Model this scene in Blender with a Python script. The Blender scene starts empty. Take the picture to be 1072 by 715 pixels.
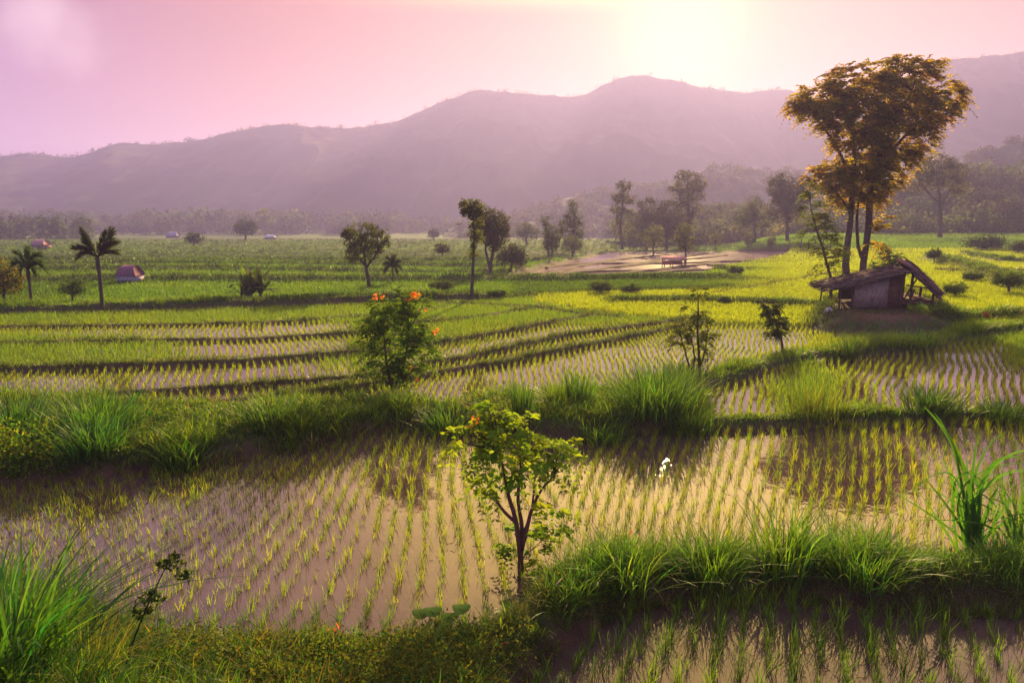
import bpy, math, random
import numpy as np
from mathutils import Vector

random.seed(7)
RNG = np.random.default_rng(7)
C = bpy.context.scene.collection
SC = bpy.context.scene

# ------------------------------------------------------------------ camera
W, Hh, F = 1072.0, 715.0, 715.0
CAMZ = 4.2
HOR = 225.0
PITCH = math.atan((Hh / 2 - HOR) / F)
cam_d = bpy.data.cameras.new('camera')
cam = bpy.data.objects.new('camera', cam_d)
C.objects.link(cam)
cam.location = (0, 0, CAMZ)
cam.rotation_euler = (math.pi / 2 - PITCH, 0, 0)
cam_d.sensor_width = 36
cam_d.lens = 36 * F / W
cam_d.clip_end = 6000
cam_d.clip_start = 0.05
SC.camera = cam

CP, SP = math.cos(PITCH), math.sin(PITCH)
def ray(u, v):
    a = (u - W / 2) / F
    b = (Hh / 2 - v) / F
    return np.array([a, CP + b * SP, -SP + b * CP])
def P(u, v, y):
    d = ray(u, v)
    return np.array([0, 0, CAMZ]) + d * (y / d[1])
def G(u, v, z=0.0):
    d = ray(u, v)
    return np.array([0, 0, CAMZ]) + d * ((z - CAMZ) / d[2])
def proj(x, y, z):
    dz = z - CAMZ
    dep = y * CP - dz * SP
    return W / 2 + F * x / dep, Hh / 2 - F * (y * SP + dz * CP) / dep

# ------------------------------------------------------------------ world, sun, exposure
sd = ray(713, 25); sd = sd / np.linalg.norm(sd)
SUN_EL = math.asin(sd[2]); SUN_AZ = math.atan2(sd[0], sd[1])
SUN_STRENGTH = 5.0
SUN_EL = math.radians(19.5)   # the lamp and the sky model; the low glow in the thin cloud sits a little under it
SKY_STRENGTH = 0.12
EXPOSURE = 1.36
HAZE_DENSITY = 0.00082
HAZE_G = 0.42
HAZE_COL = (0.47, 0.43, 0.97)
world = bpy.data.worlds.new('World'); SC.world = world
world.use_nodes = True
nt = world.node_tree; N = nt.nodes; L = nt.links
for n in list(N): N.remove(n)
def nd(N, t, **k):
    n = N.new(t)
    for a, b in k.items(): setattr(n, a, b)
    return n
out = nd(N, 'ShaderNodeOutputWorld'); bg = nd(N, 'ShaderNodeBackground')
sky = nd(N, 'ShaderNodeTexSky', sky_type='NISHITA', sun_disc=False)
sky.sun_elevation = SUN_EL; sky.sun_rotation = SUN_AZ
sky.air_density = 1.6; sky.dust_density = 1.5; sky.ozone_density = 2.0
geo = nd(N, 'ShaderNodeTexCoord')
dot = nd(N, 'ShaderNodeVectorMath', operation='DOT_PRODUCT'); dot.inputs[1].default_value = tuple(sd)
nrm = nd(N, 'ShaderNodeVectorMath', operation='NORMALIZE')
L.new(geo.outputs['Generated'], nrm.inputs[0]); L.new(nrm.outputs[0], dot.inputs[0])
# twilight tint of the air round the sun: gradient over the angle to the sun
ramp = nd(N, 'ShaderNodeValToRGB'); cr = ramp.color_ramp
stops = [(0.0, (0.4, 0.5, 1.5)), (0.35, (0.5, 0.5, 1.8)), (0.62, (1.0, 0.36, 1.3)), (0.80, (1.5, 0.20, 0.06)),
         (0.90, (1.5, 0.26, 0.03)), (0.955, (1.4, 0.34, 0.02)), (0.98, (1.3, 0.40, 0.01)), (0.992, (1.35, 0.52, 0.02)), (0.9975, (1.6, 0.85, 0.1)), (1.0, (2.6, 2.0, 0.7))]
SK = 1 / 30.0
while len(cr.elements) < len(stops): cr.elements.new(0.5)
for e, (p, c) in zip(cr.elements, stops):
    e.position = p; e.color = (c[0] * SK, c[1] * SK, c[2] * SK, 1)
cr.interpolation = 'B_SPLINE'
L.new(dot.outputs['Value'], ramp.inputs[0])
sc1 = nd(N, 'ShaderNodeVectorMath', operation='SCALE'); sc1.inputs['Scale'].default_value = 30.0
L.new(ramp.outputs['Color'], sc1.inputs[0])
# thin cloud streaks
mp = nd(N, 'ShaderNodeMapping'); mp.inputs['Scale'].default_value = (1.3, 1.3, 6.5)
L.new(nrm.outputs[0], mp.inputs[0])
nz = nd(N, 'ShaderNodeTexNoise'); nz.inputs['Scale'].default_value = 2.2; nz.inputs['Detail'].default_value = 6; nz.inputs['Roughness'].default_value = 0.55
L.new(mp.outputs[0], nz.inputs['Vector'])
mr = nd(N, 'ShaderNodeMapRange'); mr.inputs[1].default_value = 0.3; mr.inputs[2].default_value = 0.75; mr.inputs[3].default_value = 0.93; mr.inputs[4].default_value = 1.14
L.new(nz.outputs[0], mr.inputs[0])
sc2 = nd(N, 'ShaderNodeVectorMath', operation='SCALE'); L.new(sc1.outputs[0], sc2.inputs[0]); L.new(mr.outputs[0], sc2.inputs['Scale'])
# unseen sky glow added overhead to light water and ground: golden sunward, mauve away
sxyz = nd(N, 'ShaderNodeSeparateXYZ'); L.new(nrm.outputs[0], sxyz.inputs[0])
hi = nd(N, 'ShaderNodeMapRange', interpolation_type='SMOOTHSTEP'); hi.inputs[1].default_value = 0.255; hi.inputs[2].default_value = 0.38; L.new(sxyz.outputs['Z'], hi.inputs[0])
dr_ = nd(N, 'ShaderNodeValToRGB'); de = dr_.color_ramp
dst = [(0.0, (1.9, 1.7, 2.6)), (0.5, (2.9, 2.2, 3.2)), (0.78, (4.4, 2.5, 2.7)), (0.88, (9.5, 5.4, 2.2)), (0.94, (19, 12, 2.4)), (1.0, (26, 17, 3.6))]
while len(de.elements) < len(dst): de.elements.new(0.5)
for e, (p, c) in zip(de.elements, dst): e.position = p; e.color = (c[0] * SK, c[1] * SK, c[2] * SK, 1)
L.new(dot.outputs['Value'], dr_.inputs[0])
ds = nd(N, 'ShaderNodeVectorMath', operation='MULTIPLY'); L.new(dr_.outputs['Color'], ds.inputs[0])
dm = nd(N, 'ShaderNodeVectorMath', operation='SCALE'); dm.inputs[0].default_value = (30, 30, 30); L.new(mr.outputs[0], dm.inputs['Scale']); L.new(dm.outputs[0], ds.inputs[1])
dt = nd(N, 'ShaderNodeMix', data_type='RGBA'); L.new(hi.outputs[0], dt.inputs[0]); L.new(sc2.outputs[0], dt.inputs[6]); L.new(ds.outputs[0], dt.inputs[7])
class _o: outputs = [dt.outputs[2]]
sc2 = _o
# small bright cloud in the top left
cl = ray(50, 14); cl = cl / np.linalg.norm(cl)
dc = nd(N, 'ShaderNodeVectorMath', operation='DISTANCE'); dc.inputs[1].default_value = tuple(cl)
nzc = nd(N, 'ShaderNodeTexNoise'); nzc.inputs['Scale'].default_value = 14; nzc.inputs['Detail'].default_value = 5
L.new(nrm.outputs[0], nzc.inputs['Vector'])
wob = nd(N, 'ShaderNodeMath', operation='MULTIPLY_ADD'); wob.inputs[1].default_value = 0.11; L.new(nzc.outputs[0], wob.inputs[0])
L.new(nrm.outputs[0], dc.inputs[0]); L.new(dc.outputs['Value'], wob.inputs[2])
cm = nd(N, 'ShaderNodeMapRange', interpolation_type='SMOOTHSTEP'); cm.inputs[1].default_value = 0.13; cm.inputs[2].default_value = 0.05; cm.inputs[3].default_value = 0; cm.inputs[4].default_value = 0.55
L.new(wob.outputs[0], cm.inputs[0])
mxc = nd(N, 'ShaderNodeMix', data_type='RGBA'); mxc.inputs[7].default_value = (4.0, 2.8, 2.8, 1)
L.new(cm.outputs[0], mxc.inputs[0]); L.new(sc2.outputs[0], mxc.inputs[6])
mx = nd(N, 'ShaderNodeMix', data_type='RGBA'); mx.inputs[0].default_value = 0.95
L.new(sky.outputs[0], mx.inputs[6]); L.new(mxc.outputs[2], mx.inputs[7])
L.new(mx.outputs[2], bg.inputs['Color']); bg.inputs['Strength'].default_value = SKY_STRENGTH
L.new(bg.outputs[0], out.inputs['Surface'])

sl = bpy.data.lights.new('sun', 'SUN'); sl.energy = SUN_STRENGTH; sl.angle = math.radians(0.8); sl.color = (1.0, 0.72, 0.30)
so = bpy.data.objects.new('sun', sl); C.objects.link(so)
so.rotation_euler = Vector((math.sin(SUN_AZ) * math.cos(SUN_EL), math.cos(SUN_AZ) * math.cos(SUN_EL), math.sin(SUN_EL))).to_track_quat('Z', 'Y').to_euler()
so.location = (60, 100, 120)

SC.render.engine = 'CYCLES'
SC.view_settings.view_transform = 'Standard'; SC.view_settings.look = 'None'
SC.view_settings.exposure = EXPOSURE; SC.view_settings.gamma = 1
SC.cycles.use_denoising = True
SC.cycles.max_bounces = 8; SC.cycles.diffuse_bounces = 3; SC.cycles.glossy_bounces = 3
SC.cycles.transmission_bounces = 4; SC.cycles.volume_bounces = 1; SC.cycles.transparent_max_bounces = 4
SC.cycles.caustics_reflective = False; SC.cycles.caustics_refractive = False

# ------------------------------------------------------------------ helpers
def sstep(a, b, x):
    t = np.clip((x - a) / (b - a), 0, 1); return t * t * (3 - 2 * t)
_perm = np.random.default_rng(3).random((256, 256))
def vnoise(x, y):
    xi = np.floor(x).astype(int); yi = np.floor(y).astype(int)
    fx = x - xi; fy = y - yi
    fx = fx * fx * (3 - 2 * fx); fy = fy * fy * (3 - 2 * fy)
    a = _perm[xi & 255, yi & 255]; b = _perm[(xi + 1) & 255, yi & 255]
    c = _perm[xi & 255, (yi + 1) & 255]; d = _perm[(xi + 1) & 255, (yi + 1) & 255]
    return (a * (1 - fx) + b * fx) * (1 - fy) + (c * (1 - fx) + d * fx) * fy
def fbm(x, y, s=1.0, o=4):
    x = np.asarray(x, float) * s; y = np.asarray(y, float) * s
    r = 0; a = 0.5; t = 0
    for k in range(o):
        r = r + a * vnoise(x + 17.3 * k, y - 9.1 * k); t += a; a *= 0.5; x = x * 2.03; y = y * 2.03
    return r / t

class MB:
    def __init__(s): s.v = []; s.q = []; s.t = []; s.c = []; s.n = 0
    def add(s, v, q=None, t=None, c=(0.5, 0.5, 0.5)):
        v = np.asarray(v, float).reshape(-1, 3)
        if q is not None and len(q): s.q.append(np.asarray(q, int).reshape(-1, 4) + s.n)
        if t is not None and len(t): s.t.append(np.asarray(t, int).reshape(-1, 3) + s.n)
        c = np.asarray(c, float)
        if c.ndim == 1: c = np.tile(c, (len(v), 1))
        s.c.append(c); s.v.append(v); s.n += len(v)
    def build(s, name, mat, parent=None, smooth=False, origin=None):
        v = np.concatenate(s.v) if s.v else np.zeros((0, 3)); c = np.concatenate(s.c) if s.c else np.zeros((0, 3))
        q = np.concatenate(s.q) if s.q else np.zeros((0, 4), int)
        t = np.concatenate(s.t) if s.t else np.zeros((0, 3), int)
        if parent is not None: org = np.array(parent.matrix_basis.translation if parent.parent is None else parent['_o'])
        elif origin is not None: org = np.array(origin, float)
        else: org = np.zeros(3)
        v = v - org
        me = bpy.data.meshes.new(name)
        me.vertices.add(len(v)); me.vertices.foreach_set('co', v.ravel())
        nl = len(q) * 4 + len(t) * 3
        me.loops.add(nl); me.polygons.add(len(q) + len(t))
        me.loops.foreach_set('vertex_index', np.concatenate([q.ravel(), t.ravel()]).astype(np.int32))
        ls = np.concatenate([np.arange(len(q)) * 4, len(q) * 4 + np.arange(len(t)) * 3]).astype(np.int32)
        me.polygons.foreach_set('loop_start', ls)
        at = me.attributes.new('col', 'FLOAT_COLOR', 'POINT')
        at.data.foreach_set('color', np.concatenate([c, np.ones((len(c), 1))], 1).ravel().astype(np.float32))
        me.update(calc_edges=True)
        if smooth: me.polygons.foreach_set('use_smooth', np.ones(len(q) + len(t), bool))
        me.materials.append(mat)
        me.validate()
        o = bpy.data.objects.new(name, me); C.objects.link(o)
        if parent is not None: o.parent = parent
        elif origin is not None: o.location = tuple(org)
        return o

def tag(o, label=None, cat=None, group=None, kind=None):
    if label: o['label'] = label
    if cat: o['category'] = cat
    if group: o['group'] = group
    if kind: o['kind'] = kind
    return o
def thing(name, label, cat, loc, group=None):
    o = bpy.data.objects.new(name, None); C.objects.link(o); o.location = tuple(float(a) for a in loc)
    o.empty_display_size = 0.2
    return tag(o, label, cat, group)

# shapes -------------------------------------------------------------
def tube(mb, pts, rad, col, sides=7, cap=True):
    pts = np.asarray(pts, float); n = len(pts); rad = np.broadcast_to(rad, (n,))
    tg = np.gradient(pts, axis=0); tg /= np.linalg.norm(tg, axis=1, keepdims=True) + 1e-9
    ref = np.array([0.31, 0.9, 0.13]) if abs(tg[0][2]) > 0.6 else np.array([0.05, 0.1, 1.0])
    a = np.cross(tg, ref); a /= np.linalg.norm(a, axis=1, keepdims=True) + 1e-9; b = np.cross(tg, a)
    th = np.arange(sides) / sides * 2 * math.pi
    v = pts[:, None] + rad[:, None, None] * (np.cos(th)[None, :, None] * a[:, None] + np.sin(th)[None, :, None] * b[:, None])
    i = np.arange(n - 1)[:, None] * sides; j = np.arange(sides)[None]; k = (j + 1) % sides
    q = np.stack([i + j, i + k, i + sides + k, i + sides + j], -1).reshape(-1, 4)
    vv = v.reshape(-1, 3); t = []
    if cap:
        vv = np.concatenate([vv, pts[-1:], pts[:1]]); m = n * sides
        t = [[m, (n - 1) * sides + x, (n - 1) * sides + (x + 1) % sides] for x in range(sides)] + [[m + 1, (x + 1) % sides, x] for x in range(sides)]
    mb.add(vv, q, t, col)
def curve(pts, n=10, wob=0.0):
    pts = np.asarray(pts, float)
    d = np.concatenate([[0], np.cumsum(np.linalg.norm(np.diff(pts, axis=0), axis=1))]); s = np.linspace(0, d[-1], n)
    r = np.stack([np.interp(s, d, pts[:, i]) for i in range(3)], 1)
    for _ in range(2):
        if n > 3: r[1:-1] = 0.25 * r[:-2] + 0.5 * r[1:-1] + 0.25 * r[2:]
    if wob: r[1:-1] += RNG.normal(0, wob, (n - 2, 3))
    return r
def slab(mb, a, b, c, d, th, col, cs=None):
    """box from four corner points, thickness th along the normal"""
    a, b, c, d = [np.asarray(p, float) for p in (a, b, c, d)]
    n = np.cross(b - a, d - a); n /= np.linalg.norm(n)
    v = [a, b, c, d] + [p + n * th for p in (a, b, c, d)]
    q = [[0, 3, 2, 1], [4, 5, 6, 7], [0, 1, 5, 4], [1, 2, 6, 5], [2, 3, 7, 6], [3, 0, 4, 7]]
    mb.add(v, q, None, col)

def unit(n, up=0.0):
    d = RNG.normal(0, 1, (n, 3)); d[:, 2] += up
    return d / (np.linalg.norm(d, axis=1, keepdims=True) + 1e-9)
def leaves(mb, pos, size, col, aspect=0.5, dirs=None, up=0.0, nor=None):
    """pointed oval leaves: 6 verts, folded along the midrib"""
    n = len(pos)
    if n == 0: return
    size = np.broadcast_to(size, (n,)); d = unit(n, up) if dirs is None else dirs
    s = np.cross(d, unit(n) if nor is None else nor); s /= np.linalg.norm(s, axis=1, keepdims=True) + 1e-9
    nn = np.cross(d, s); L_ = size[:, None]; w = L_ * aspect * 0.5
    p0 = pos; p3 = pos + d * L_
    m1 = pos + d * L_ * 0.4 + nn * L_ * 0.06
    a = m1 + s * w + nn * w * 0.3; b = m1 - s * w + nn * w * 0.3
    v = np.stack([p0, a, p3, b], 1).reshape(-1, 3)
    i = np.arange(n)[:, None] * 4
    q = i + np.array([[0, 1, 2, 3]])
    col = np.asarray(col, float)
    if col.ndim == 1: col = np.tile(col, (n, 1))
    mb.add(v, q, None, np.repeat(col, 4, 0))
def blades(mb, base, h, w, col, lean=None, bend=None, az=None, seg=3, tip=None):
    n = len(base)
    if n == 0: return
    base = np.asarray(base, float); h = np.broadcast_to(h, (n,)).astype(float); w = np.broadcast_to(w, (n,)).astype(float)
    az = RNG.uniform(0, 2 * math.pi, n) if az is None else az
    lean = RNG.uniform(0.02, 0.35, n) if lean is None else np.broadcast_to(lean, (n,))
    bend = RNG.uniform(0.05, 0.5, n) if bend is None else np.broadcast_to(bend, (n,))
    dx, dy = np.cos(az), np.sin(az)
    fa = az + math.pi / 2 + RNG.normal(0, 0.5, n); sx, sy = np.cos(fa), np.sin(fa)
    vs = []; cs = []
    col = np.asarray(col, float)
    if col.ndim == 1: col = np.tile(col, (n, 1))
    for k in range(seg + 1):
        t = k / seg
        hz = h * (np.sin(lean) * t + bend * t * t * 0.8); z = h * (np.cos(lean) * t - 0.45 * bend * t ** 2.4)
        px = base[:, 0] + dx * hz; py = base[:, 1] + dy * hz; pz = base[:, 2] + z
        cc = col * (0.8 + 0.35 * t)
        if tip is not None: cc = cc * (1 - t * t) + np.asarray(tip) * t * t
        if k < seg:
            ww = w * 0.5 * (0.65 + 0.6 * t if t < 0.4 else 1.0 * (1.25 - t))
            vs.append(np.stack([px - sx * ww, py - sy * ww, pz], 1)); vs.append(np.stack([px + sx * ww, py + sy * ww, pz], 1)); cs += [cc, cc]
        else: vs.append(np.stack([px, py, pz], 1)); cs.append(cc)
    m = 2 * seg + 1
    v = np.stack(vs, 1).reshape(-1, 3); c = np.stack(cs, 1).reshape(-1, 3)
    i = np.arange(n)[:, None, None] * m
    qs = np.array([[2 * k, 2 * k + 1, 2 * k + 3, 2 * k + 2] for k in range(seg - 1)]).reshape(1, -1, 4)
    q = (i + qs).reshape(-1, 4) if seg > 1 else None
    t = (i + np.array([[[2 * seg - 2, 2 * seg - 1, 2 * seg]]])).reshape(-1, 3)
    mb.add(v, q, t, c)
def vary(base, n, amt=0.2, hue=0.12):
    b = np.tile(np.asarray(base, float), (n, 1)); k = 1 + RNG.normal(0, amt, (n, 1)); h = RNG.normal(0, hue, n)
    b = b * np.clip(k, 0.4, 1.8); b[:, 0] *= 1 + h * 1.4; b[:, 1] *= 1 + h * 0.3
    return np.clip(b, 0.002, 0.9)

# materials ------------------------------------------------------------
def newmat(name):
    m = bpy.data.materials.new(name); m.use_nodes = True
    n = m.node_tree.nodes
    for x in list(n): n.remove(x)
    return m, n, m.node_tree.links
def foliage_mat(name, trans=0.45, rough=0.75, warm=(1.25, 1.15, 0.45), gain=1.0):
    m, n, l = newmat(name)
    o = nd(n, 'ShaderNodeOutputMaterial'); at = nd(n, 'ShaderNodeAttribute', attribute_name='col')
    oi = nd(n, 'ShaderNodeObjectInfo'); mr_ = nd(n, 'ShaderNodeMapRange'); mr_.inputs[3].default_value = 0.86 * gain; mr_.inputs[4].default_value = 1.16 * gain
    l.new(oi.outputs['Random'], mr_.inputs[0])
    s = nd(n, 'ShaderNodeVectorMath', operation='SCALE'); l.new(at.outputs['Color'], s.inputs[0]); l.new(mr_.outputs[0], s.inputs['Scale'])
    p = nd(n, 'ShaderNodeBsdfPrincipled'); p.inputs['Roughness'].default_value = rough; p.inputs['Specular IOR Level'].default_value = 0.06 if rough > 0.5 else 0.15
    l.new(s.outputs[0], p.inputs['Base Color'])
    w = nd(n, 'ShaderNodeVectorMath', operation='MULTIPLY'); w.inputs[1].default_value = tuple(1.9 * k for k in warm); l.new(s.outputs[0], w.inputs[0])
    t = nd(n, 'ShaderNodeBsdfTranslucent'); l.new(w.outputs[0], t.inputs['Color'])
    mxs = nd(n, 'ShaderNodeMixShader'); mxs.inputs[0].default_value = trans
    l.new(p.outputs[0], mxs.inputs[1]); l.new(t.outputs[0], mxs.inputs[2]); l.new(mxs.outputs[0], o.inputs['Surface'])
    return m
M_leaf = foliage_mat('leaf')
M_gold = foliage_mat('backlit_leaf', 0.68, 0.7, (1.42, 1.02, 0.25))  # orange sun glow put into the leaf colour of the tall tree's crown
M_grass = foliage_mat('grass_blade', 0.5, 0.42)
M_rice = foliage_mat('rice_blade', 0.52, 0.42, (1.3, 1.2, 0.35))
M_petal = foliage_mat('petal', 0.4, 0.6, (1, 1, 1))
def solid_mat(name, rough=0.9, bump=0.3, bscale=8.0, var=0.35, vs=5.0, stretch=(1, 1, 1)):
    m, n, l = newmat(name)
    o = nd(n, 'ShaderNodeOutputMaterial'); at = nd(n, 'ShaderNodeAttribute', attribute_name='col')
    tc = nd(n, 'ShaderNodeTexCoord'); mpp = nd(n, 'ShaderNodeMapping'); mpp.inputs['Scale'].default_value = stretch
    l.new(tc.outputs['Object'], mpp.inputs[0])
    a = nd(n, 'ShaderNodeTexNoise'); a.inputs['Scale'].default_value = vs; a.inputs['Detail'].default_value = 8
    l.new(mpp.outputs[0], a.inputs['Vector'])
    mr_ = nd(n, 'ShaderNodeMapRange'); mr_.inputs[1].default_value = 0.25; mr_.inputs[2].default_value = 0.75; mr_.inputs[3].default_value = 1 - var; mr_.inputs[4].default_value = 1 + var
    l.new(a.outputs[0], mr_.inputs[0])
    s = nd(n, 'ShaderNodeVectorMath', operation='SCALE'); l.new(at.outputs['Color'], s.inputs[0]); l.new(mr_.outputs[0], s.inputs['Scale'])
    p = nd(n, 'ShaderNodeBsdfPrincipled'); p.inputs['Roughness'].default_value = rough; p.inputs['Specular IOR Level'].default_value = 0.2
    l.new(s.outputs[0], p.inputs['Base Color'])
    b = nd(n, 'ShaderNodeTexNoise'); b.inputs['Scale'].default_value = bscale; b.inputs['Detail'].default_value = 8; l.new(mpp.outputs[0], b.inputs['Vector'])
    bu = nd(n, 'ShaderNodeBump'); bu.inputs['Strength'].default_value = bump; bu.inputs['Distance'].default_value = 0.05
    l.new(b.outputs[0], bu.inputs['Height']); l.new(bu.outputs[0], p.inputs['Normal']); l.new(p.outputs[0], o.inputs['Surface'])
    return m
M_ground = solid_mat('soil', 0.95, 0.7, 6.0, 0.4, 3.0)
M_bark = solid_mat('bark', 0.9, 0.7, 14, 0.4, 9, (1, 1, 0.35))
M_wood = solid_mat('weathered_wood', 0.9, 0.5, 12, 0.4, 10)
M_thatch = solid_mat('thatch', 0.95, 1.0, 25, 0.5, 18, (1, 1, 1))
M_mount = solid_mat('mountain_forest', 1.0, 0.0, 1, 0.35, 0.03)
def weave_mat():
    m, n, l = newmat('woven_bamboo')
    o = nd(n, 'ShaderNodeOutputMaterial'); at = nd(n, 'ShaderNodeAttribute', attribute_name='col'); tc = nd(n, 'ShaderNodeTexCoord')
    w1 = nd(n, 'ShaderNodeTexWave', wave_type='BANDS', bands_direction='X'); w1.inputs['Scale'].default_value = 9; w1.inputs['Distortion'].default_value = 9; w1.inputs['Detail'].default_value = 5; w1.inputs['Detail Scale'].default_value = 3
    w2 = nd(n, 'ShaderNodeTexNoise'); w2.inputs['Scale'].default_value = 4.5; w2.inputs['Detail'].default_value = 9
    l.new(tc.outputs['Object'], w1.inputs[0]); l.new(tc.outputs['Object'], w2.inputs['Vector'])
    ad = nd(n, 'ShaderNodeMath', operation='MULTIPLY'); l.new(w1.outputs['Fac'], ad.inputs[0]); l.new(w2.outputs[0], ad.inputs[1])
    mr_ = nd(n, 'ShaderNodeMapRange'); mr_.inputs[1].default_value = 0.1; mr_.inputs[2].default_value = 0.5; mr_.inputs[3].default_value = 0.45; mr_.inputs[4].default_value = 1.9; l.new(ad.outputs[0], mr_.inputs[0])
    s = nd(n, 'ShaderNodeVectorMath', operation='SCALE'); l.new(at.outputs['Color'], s.inputs[0]); l.new(mr_.outputs[0], s.inputs['Scale'])
    p = nd(n, 'ShaderNodeBsdfPrincipled'); p.inputs['Roughness'].default_value = 0.85; l.new(s.outputs[0], p.inputs['Base Color'])
    bu = nd(n, 'ShaderNodeBump'); bu.inputs['Strength'].default_value = 0.5; bu.inputs['Distance'].default_value = 0.02
    l.new(w1.outputs['Fac'], bu.inputs['Height']); l.new(bu.outputs[0], p.inputs['Normal']); l.new(p.outputs[0], o.inputs['Surface'])
    return m
M_weave = weave_mat()
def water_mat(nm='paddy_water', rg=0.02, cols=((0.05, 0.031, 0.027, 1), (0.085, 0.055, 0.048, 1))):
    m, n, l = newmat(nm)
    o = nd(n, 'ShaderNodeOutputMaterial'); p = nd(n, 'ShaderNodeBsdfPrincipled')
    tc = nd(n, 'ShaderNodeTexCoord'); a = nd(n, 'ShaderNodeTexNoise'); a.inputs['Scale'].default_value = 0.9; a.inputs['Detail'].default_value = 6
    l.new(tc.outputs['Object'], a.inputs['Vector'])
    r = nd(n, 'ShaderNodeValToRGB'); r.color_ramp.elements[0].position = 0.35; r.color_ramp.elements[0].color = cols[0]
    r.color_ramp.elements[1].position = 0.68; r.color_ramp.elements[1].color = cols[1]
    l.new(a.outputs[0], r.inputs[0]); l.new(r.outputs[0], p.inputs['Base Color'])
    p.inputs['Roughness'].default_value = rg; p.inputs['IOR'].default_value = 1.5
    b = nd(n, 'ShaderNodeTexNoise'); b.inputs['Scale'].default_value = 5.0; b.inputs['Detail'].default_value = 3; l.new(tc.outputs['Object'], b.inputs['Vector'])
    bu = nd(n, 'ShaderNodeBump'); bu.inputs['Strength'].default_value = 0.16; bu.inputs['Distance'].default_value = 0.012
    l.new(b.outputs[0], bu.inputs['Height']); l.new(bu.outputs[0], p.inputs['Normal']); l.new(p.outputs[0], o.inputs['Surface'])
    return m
M_water = water_mat()
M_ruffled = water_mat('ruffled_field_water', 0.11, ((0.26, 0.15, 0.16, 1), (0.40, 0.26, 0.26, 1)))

# ------------------------------------------------------------------ terrain definition
def seg_dist(x, y, pts):
    best = np.full(x.shape, 1e9)
    for (ax, ay), (bx, by) in zip(pts[:-1], pts[1:]):
        dx, dy = bx - ax, by - ay; q = dx * dx + dy * dy + 1e-12
        t = np.clip(((x - ax) * dx + (y - ay) * dy) / q, 0, 1)
        best = np.minimum(best, np.hypot(x - ax - t * dx, y - ay - t * dy))
    return best
def inside(x, y, poly):
    r = np.zeros(x.shape, bool)
    for (ax, ay), (bx, by) in zip(poly, poly[1:] + poly[:1]):
        c = ((ay > y) != (by > y)) & (x < (bx - ax) * (y - ay) / (by - ay + 1e-12) + ax); r ^= c
    return r
def sdist(x, y, poly):
    d = seg_dist(x, y, poly + poly[:1]); return np.where(inside(x, y, poly), d, -d)
def px(pts, z=0.0): return [tuple(G(u, v, z)[:2]) for u, v in pts]

BANK2 = px([(-400, 600), (-150, 540), (0, 513), (130, 501), (250, 484), (330, 470), (380, 458), (440, 450), (520, 456), (560, 461), (600, 465), (650, 457), (740, 450), (752, 441),
            (738, 410), (690, 408), (640, 416), (560, 424), (480, 429), (400, 432), (300, 434), (150, 432), (0, 428), (-150, 430), (-500, 445)])
NEAR = px([(-500, 620), (-200, 615), (0, 640), (60, 665), (130, 690), (200, 706), (270, 705), (340, 690), (400, 680), (490, 672), (530, 650), (548, 610), (620, 596), (720, 592), (820, 588), (950, 590), (1072, 594), (1400, 605),
           (1500, 660), (1072, 648), (950, 642), (800, 628), (700, 634), (640, 657), (590, 690), (545, 740), (520, 900), (-900, 1400)])
DRY_R = px([(560, 318), (606, 326), (680, 334), (727, 339), (855, 344), (880, 356), (960, 358), (1020, 349), (1072, 342), (1400, 335), (2200, 318), (2200, 262), (560, 262)])
FLOOD = px([(505, 300), (560, 283), (600, 272), (640, 264), (830, 263), (822, 275), (760, 287), (735, 298), (560, 306), (515, 305)], -0.8)
MOUND = px([(842, 343), (870, 352), (940, 357), (1000, 352), (1015, 338), (985, 322), (930, 315), (860, 317)])
BUNDS = [  # photo-measured bund lines on the valley floor: pts, half width, height, kind
    (px([(735, 405), (765, 395), (800, 385), (850, 375), (890, 372), (950, 366), (1010, 354), (1072, 345), (1500, 335)]), 0.45, 0.22, 1),
    (px([(748, 447), (830, 444), (880, 441), (960, 438), (1072, 438), (1500, 440)]), 0.28, 0.18, 1),
    (px([(60, 420), (140, 414), (240, 407), (378, 397), (451, 381), (480, 378), (545, 363), (597, 352), (663, 343), (720, 336)]), 0.20, 0.13, 0),
    (px([(190, 430), (240, 423), (300, 416), (386, 405), (466, 391), (530, 381), (584, 369), (647, 357), (707, 344), (740, 337)]), 0.20, 0.13, 0),
    (px([(-500, 396), (-150, 393), (0, 389), (150, 384), (260, 380), (318, 375), (381, 371), (451, 362), (530, 349), (566, 341), (620, 332)]), 0.24, 0.14, 0),
    (px([(-500, 366), (-150, 364), (100, 359), (260, 357), (371, 350), (446, 340), (530, 329), (566, 323)]), 0.22, 0.12, 0),
    (px([(-500, 348), (60, 343), (200, 341), (300, 338), (400, 331), (470, 322)]), 0.2, 0.10, 0),
    (px([(440, 318), (505, 320), (566, 324), (606, 330), (650, 334)]), 0.22, 0.14, 0),
    (px([(-900, 334), (-300, 331), (0, 328), (150, 324), (300, 320), (400, 316), (500, 314)]), 0.75, 0.34, 1),
    (px([(500, 314), (560, 310), (640, 307), (740, 304), (760, 302)]), 0.6, 0.10, 2),
    (px([(640, 318), (720, 318), (780, 319), (860, 323)]), 0.5, 0.22, 1),
    (px([(960, 342), (1010, 338), (1072, 333), (1500, 330)]), 0.6, 0.3, 1),
    (px([(745, 310), (800, 300), (850, 291), (900, 285)]), 0.25, 0.12, 0),
    (px([(975, 272), (1010, 282), (1050, 296), (1072, 305), (1150, 318)]), 1.0, 0.6, 1),
    (px([(990, 285), (1040, 285), (1090, 287), (1200, 290)]), 0.7, 0.3, 0),
    (px([(1010, 268), (1050, 275), (1100, 277), (1200, 276)]), 0.7, 0.4, 1),
]
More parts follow.
